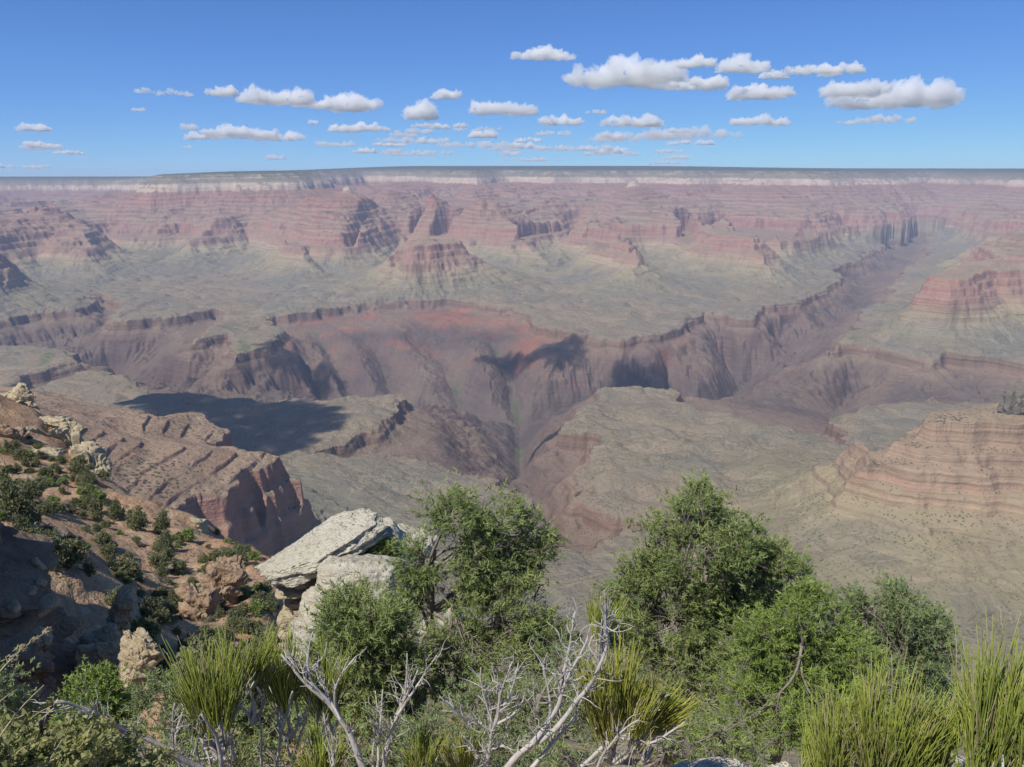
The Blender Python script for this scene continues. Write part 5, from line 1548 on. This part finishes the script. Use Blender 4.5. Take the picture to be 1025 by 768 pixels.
def build_front():
    # --- bleached dead wood, left
    dead_shrub('long bleached branch reaching left from the bottom edge over the leafy shrub', 2.9, [
        ([(240, 790), (196, 766), (160, 746), (126, 733), (101, 718), (80, 707), (56, 702)], 8, 3),
        ([(150, 775), (142, 753), (126, 735), (112, 728)], 4, 2), ([(200, 780), (175, 757), (150, 749), (120, 752)], 4, 1.5), ([(103, 718), (95, 710), (90, 703)], 2.5, 1)], 501)
    dead_shrub('cluster of thin upright bleached twigs left of the first green broom', 3.1, [
        ([(186, 790), (176, 752), (173, 744), (172, 723), (174, 704)], 4, 1.8), ([(176, 752), (175, 736), (183, 714), (190, 686)], 3.5, 1.6), ([(205, 785), (196, 752), (198, 738), (206, 729), (199, 718)], 3.5, 1.6),
        ([(215, 785), (207, 750), (200, 735)], 3.5, 2), ([(230, 780), (214, 748), (208, 736), (198, 728)], 3, 1.4)], 502)
    p = broom('upright bright green broom shrub at the lower left, the fullest one there', 218, 735, 3.05, 62, 102, 420, 511, fan=0.42, lean=0.0)
    dead_shrub(None, 3.05, [([(224, 800), (221, 768), (219, 741), (212, 729), (203, 716)], 7, 3), ([(222, 770), (222, 745), (223, 728), (221, 715)], 6, 3),
        ([(228, 790), (232, 745), (228, 727), (243, 702), (253, 682)], 4, 2), ([(221, 768), (228, 742), (236, 728)], 3, 1.5)], 503, parent=p, tw=2)
    p = broom('olive broom leaning right beside the fullest one at the lower left', 252, 700, 3.2, 26, 78, 170, 512, fan=0.4, lean=0.42)
    p = broom('feathery broom in front of the foot of the white outcrop', 291, 715, 3.25, 44, 78, 240, 513, fan=0.45, lean=0.10)
    dead_shrub(None, 3.25, [([(277, 800), (277, 768), (280, 745), (284, 714), (275, 705), (270, 689)], 5, 2), ([(282, 731), (287, 716), (293, 693)], 4, 2), ([(293, 800), (293, 768), (298, 745), (305, 727), (309, 715)], 5, 2.5),
        ([(293, 764), (288, 748), (284, 737)], 3, 2), ([(262, 800), (262, 768), (261, 740), (260, 715)], 4, 2)], 504, parent=p, tw=2)
    broom('thin green broom behind the forked dead branch', 325, 725, 3.3, 38, 88, 190, 514, fan=0.4, lean=0.05)
    dead_shrub('thick forked bleached branch rising to the left of the pine trunk', 2.85, [
        ([(372, 800), (364, 768), (350, 735), (330, 704), (309, 687), (295, 671), (282, 655)], 11, 2.5), ([(330, 704), (316, 688), (309, 677), (307, 666), (309, 644), (313, 634)], 4.5, 1.6),
        ([(340, 720), (332, 702), (322, 682), (316, 664)], 4, 1.5), ([(336, 708), (335, 690), (340, 677), (354, 660)], 4, 1.5), ([(338, 800), (336, 768), (325, 731), (324, 716)], 4, 2),
        ([(296, 671), (293, 662), (290, 655)], 2, 1)], 505)
    dead_shrub('bundle of grey branches fanning upright below the left pine', 3.0, [
        ([(376, 800), (378, 768), (379, 735), (383, 691)], 6, 1.8), ([(382, 800), (386, 749), (398, 715), (415, 691), (436, 657)], 8, 1.6), ([(396, 718), (407, 695), (408, 672), (407, 655)], 5, 1.4),
        ([(384, 760), (394, 724), (405, 700), (415, 680)], 5, 2), ([(402, 708), (410, 690), (420, 668)], 4, 1.5), ([(374, 800), (372, 750), (378, 715), (376, 692)], 4, 1.5)], 506)
    dead_shrub('spreading bleached bush with a single stem in the bottom centre', 2.8, [
        ([(486, 800), (487, 768), (491, 731), (497, 722), (501, 696), (507, 677), (512, 663)], 7, 1.6), ([(491, 733), (478, 726), (464, 718), (450, 708), (440, 697)], 4.5, 1.6), ([(492, 726), (486, 703), (482, 687), (482, 668)], 4, 1.5),
        ([(497, 725), (516, 714), (525, 707), (524, 696)], 4, 1.6), ([(504, 705), (516, 685), (520, 664)], 4, 1.5), ([(501, 700), (498, 690), (500, 683)], 3, 1.5), ([(487, 768), (474, 752), (464, 738)], 3, 1.6),
        ([(490, 752), (500, 745), (512, 748)], 3, 1.5)], 507, tw=7)
    dead_shrub('tall sweep of bleached branches rising right of the single stemmed bush', 2.75, [
        ([(490, 800), (507, 768), (523, 751), (538, 740), (556, 714), (562, 696), (571, 672), (582, 657), (589, 638)], 12, 1.8), ([(552, 718), (551, 700), (548, 687), (545, 666)], 4.5, 1.6),
        ([(560, 700), (560, 687), (569, 659), (571, 637), (576, 613)], 6, 1.5), ([(540, 742), (556, 731), (573, 707), (591, 687), (601, 666), (609, 648), (606, 628), (607, 607)], 8, 1.8),
        ([(600, 668), (601, 644), (603, 620)], 4.5, 1.6), ([(530, 770), (542, 757), (560, 736), (575, 718), (582, 701)], 6, 2), ([(562, 698), (566, 680), (560, 668)], 3, 1.4),
        ([(604, 640), (611, 625), (614, 612)], 3, 1.3), ([(538, 742), (538, 722), (536, 708)], 3, 1.2), ([(584, 655), (590, 664), (591, 650)], 2.5, 1.2)], 508, tw=7)
    # --- brooms and dead wood, middle right
    p = broom('yellow green broom fan right of the bleached branches', 618, 740, 2.9, 84, 98, 560, 515, mat=BROOM_YELLOW, fan=0.34)
    dead_shrub(None, 2.85, [([(556, 800), (580, 768), (599, 751), (623, 731), (645, 718), (662, 701)], 8, 2), ([(585, 800), (601, 758), (621, 731), (639, 722)], 6, 2), ([(622, 738), (636, 740), (648, 743), (663, 754)], 4, 2),
        ([(648, 744), (656, 743), (669, 735), (685, 724)], 3.5, 1.8), ([(600, 764), (612, 740), (614, 725)], 4, 1.8), ([(640, 720), (655, 712), (662, 712)], 3, 1.5)], 509, parent=p, tw=4)
    broom('yellow broom leaning far to the right at the foot of the tallest pine', 648, 738, 3.0, 36, 70, 260, 516, mat=BROOM_YELLOW, fan=0.45, lean=0.75)
    broom('narrow upright broom behind the tips of the bleached branches', 600, 650, 3.4, 18, 62, 90, 517, fan=0.35, lean=0.12)
    broom('dark green broom tuft between the dead branches at the bottom', 424, 775, 3.0, 40, 62, 200, 518, fan=0.5)
    broom('low broom tuft at the bottom edge under the forked branch', 322, 785, 3.0, 60, 56, 240, 519, fan=0.6)
    broom('sparse pale broom at the bottom behind the single stemmed dead bush', 466, 785, 3.2, 50, 70, 140, 520, mat=BROOM_YELLOW, fan=0.5)
    # --- right cluster
    broom('broad green broom, left of the tall pair at the bottom right', 832, 800, 3.0, 64, 118, 420, 521, fan=0.35, lean=-0.05, top_jag=.5)
    broom('dense dark stemmed broom in the middle of the bottom right clump', 876, 800, 3.05, 70, 140, 560, 522, fan=0.3, top_jag=.45)
    broom('shorter pale broom between the dense one and the tall right hand one', 926, 800, 3.1, 60, 112, 320, 523, fan=0.3, top_jag=.5)
    broom('tallest broom with long thin stems near the right edge', 985, 800, 2.9, 62, 172, 460, 524, fan=0.22, top_jag=.45)
    broom('broom at the right edge of the picture', 1022, 805, 2.95, 50, 140, 300, 525, fan=0.3, top_jag=.5)
    broom('wispy broom stems low between the white stone and the broad broom', 800, 800, 3.1, 30, 90, 110, 526, fan=0.4, top_jag=.6)
    # --- grey dead twigs under the right pine
    dead_shrub('tangle of thin grey twigs at the foot of the tallest pine', 4.6, [
        ([(772, 790), (764, 765), (766, 748), (764, 733)], 1.4, .7), ([(764, 765), (750, 735), (735, 720), (715, 712), (700, 708)], 1.3, .6), ([(755, 740), (742, 716), (738, 700), (726, 686), (716, 668)], 1.3, .6), ([(728, 690), (740, 676), (748, 660)], 1.1, .5),
        ([(740, 724), (720, 728), (700, 722), (690, 726)], 1.1, .5), ([(764, 750), (776, 738), (790, 732)], 1.1, .5), ([(700, 770), (690, 750), (676, 742)], 1.1, .5), ([(745, 770), (722, 752), (705, 748)], 1.1, .5)], 510, tw=9, mat=BARK, tr=0.0025)
    # --- small leaved shrub, bottom left
    rs = np.random.RandomState(77)
    p0 = at_dist(60, 800, 2.5)
    root = thing('leafy_shrub', p0, 'yellow green small leaved shrub filling the bottom left corner', 'shrub')
    O = np.array(p0); sg = Geo(); tips = []; dirs = []; tones = []
    for k in range(150):
        bx = rs.uniform(-60, 120); by = rs.uniform(765, 815)
        ln = rs.uniform(40, 105) * (1 if bx < 60 else 0.7)
        an = math.radians(rs.uniform(25, 62))
        d = rs.uniform(2.25, 2.9)
        a = np.array(at_dist(bx, by, d)) - O
        b = np.array(at_dist(bx + ln * math.cos(an), max(by - ln * math.sin(an), 700 + max(0, bx - 40) * 0.32 + rs.uniform(0, 22)), d + rs.uniform(-.15, .15))) - O
        c = bend(a, b, rs, 10, 0.05)
        sg.tube(c, np.linspace(.0026, .0012, 10), 4)
        ax = unit(b - a)
        for q in range(34):
            t = rs.uniform(.15, 1.0); i = int(t * 9)
            tips.append(c[i] + rs.randn(3) * 0.012); dirs.append(unit(ax * .5 + rs.randn(3) * .8)); tones.append(rs.uniform(0, 1))
    v, f, tn = needle_cloud(rs, np.array(tips), np.array(dirs), np.array(tones), 3, 0.019, 0.012, 0.7)
    g = Geo(); g.add(v, f, tn)
    link('stems', sg.mesh('stems'), DRYSTEM, root)
    link('leaves', g.mesh('leaves', False), SMALL_LEAF, root)
    # dry seed stalks
    for i, (pts, lab) in enumerate([([(-10, 684), (8, 662), (24, 646), (46, 633)], 'dry pale seed stalk slanting up at the left edge'),
                                   ([(-10, 712), (4, 698), (18, 690)], 'short dry stalk low at the left edge'),
                                   ([(0, 737), (20, 708), (44, 686)], 'thin dry stalk rising from the leafy shrub')]):
        c = pix_curve(pts, 2.3, 2.35, rs, 0.004)
        g = Geo(); O = c[0].copy(); g.tube(c - O, np.linspace(.0022, .0012, len(c)), 5)
        if i == 0:
            for k in range(150):
                t = rs.randint(len(c) // 3, len(c)); q = c[t] - O + rs.randn(3) * 0.0035
                g.tube(np.stack([q, q + unit(unit(c[-1] - c[0]) + rs.randn(3) * .5) * .011]), [.0016, .0008], 4)
        o = link('grass_stalk', g.mesh('grass_stalk'), DRYSTEM); o.location = O
        props(o, lab, 'grass stalk')
build_front()
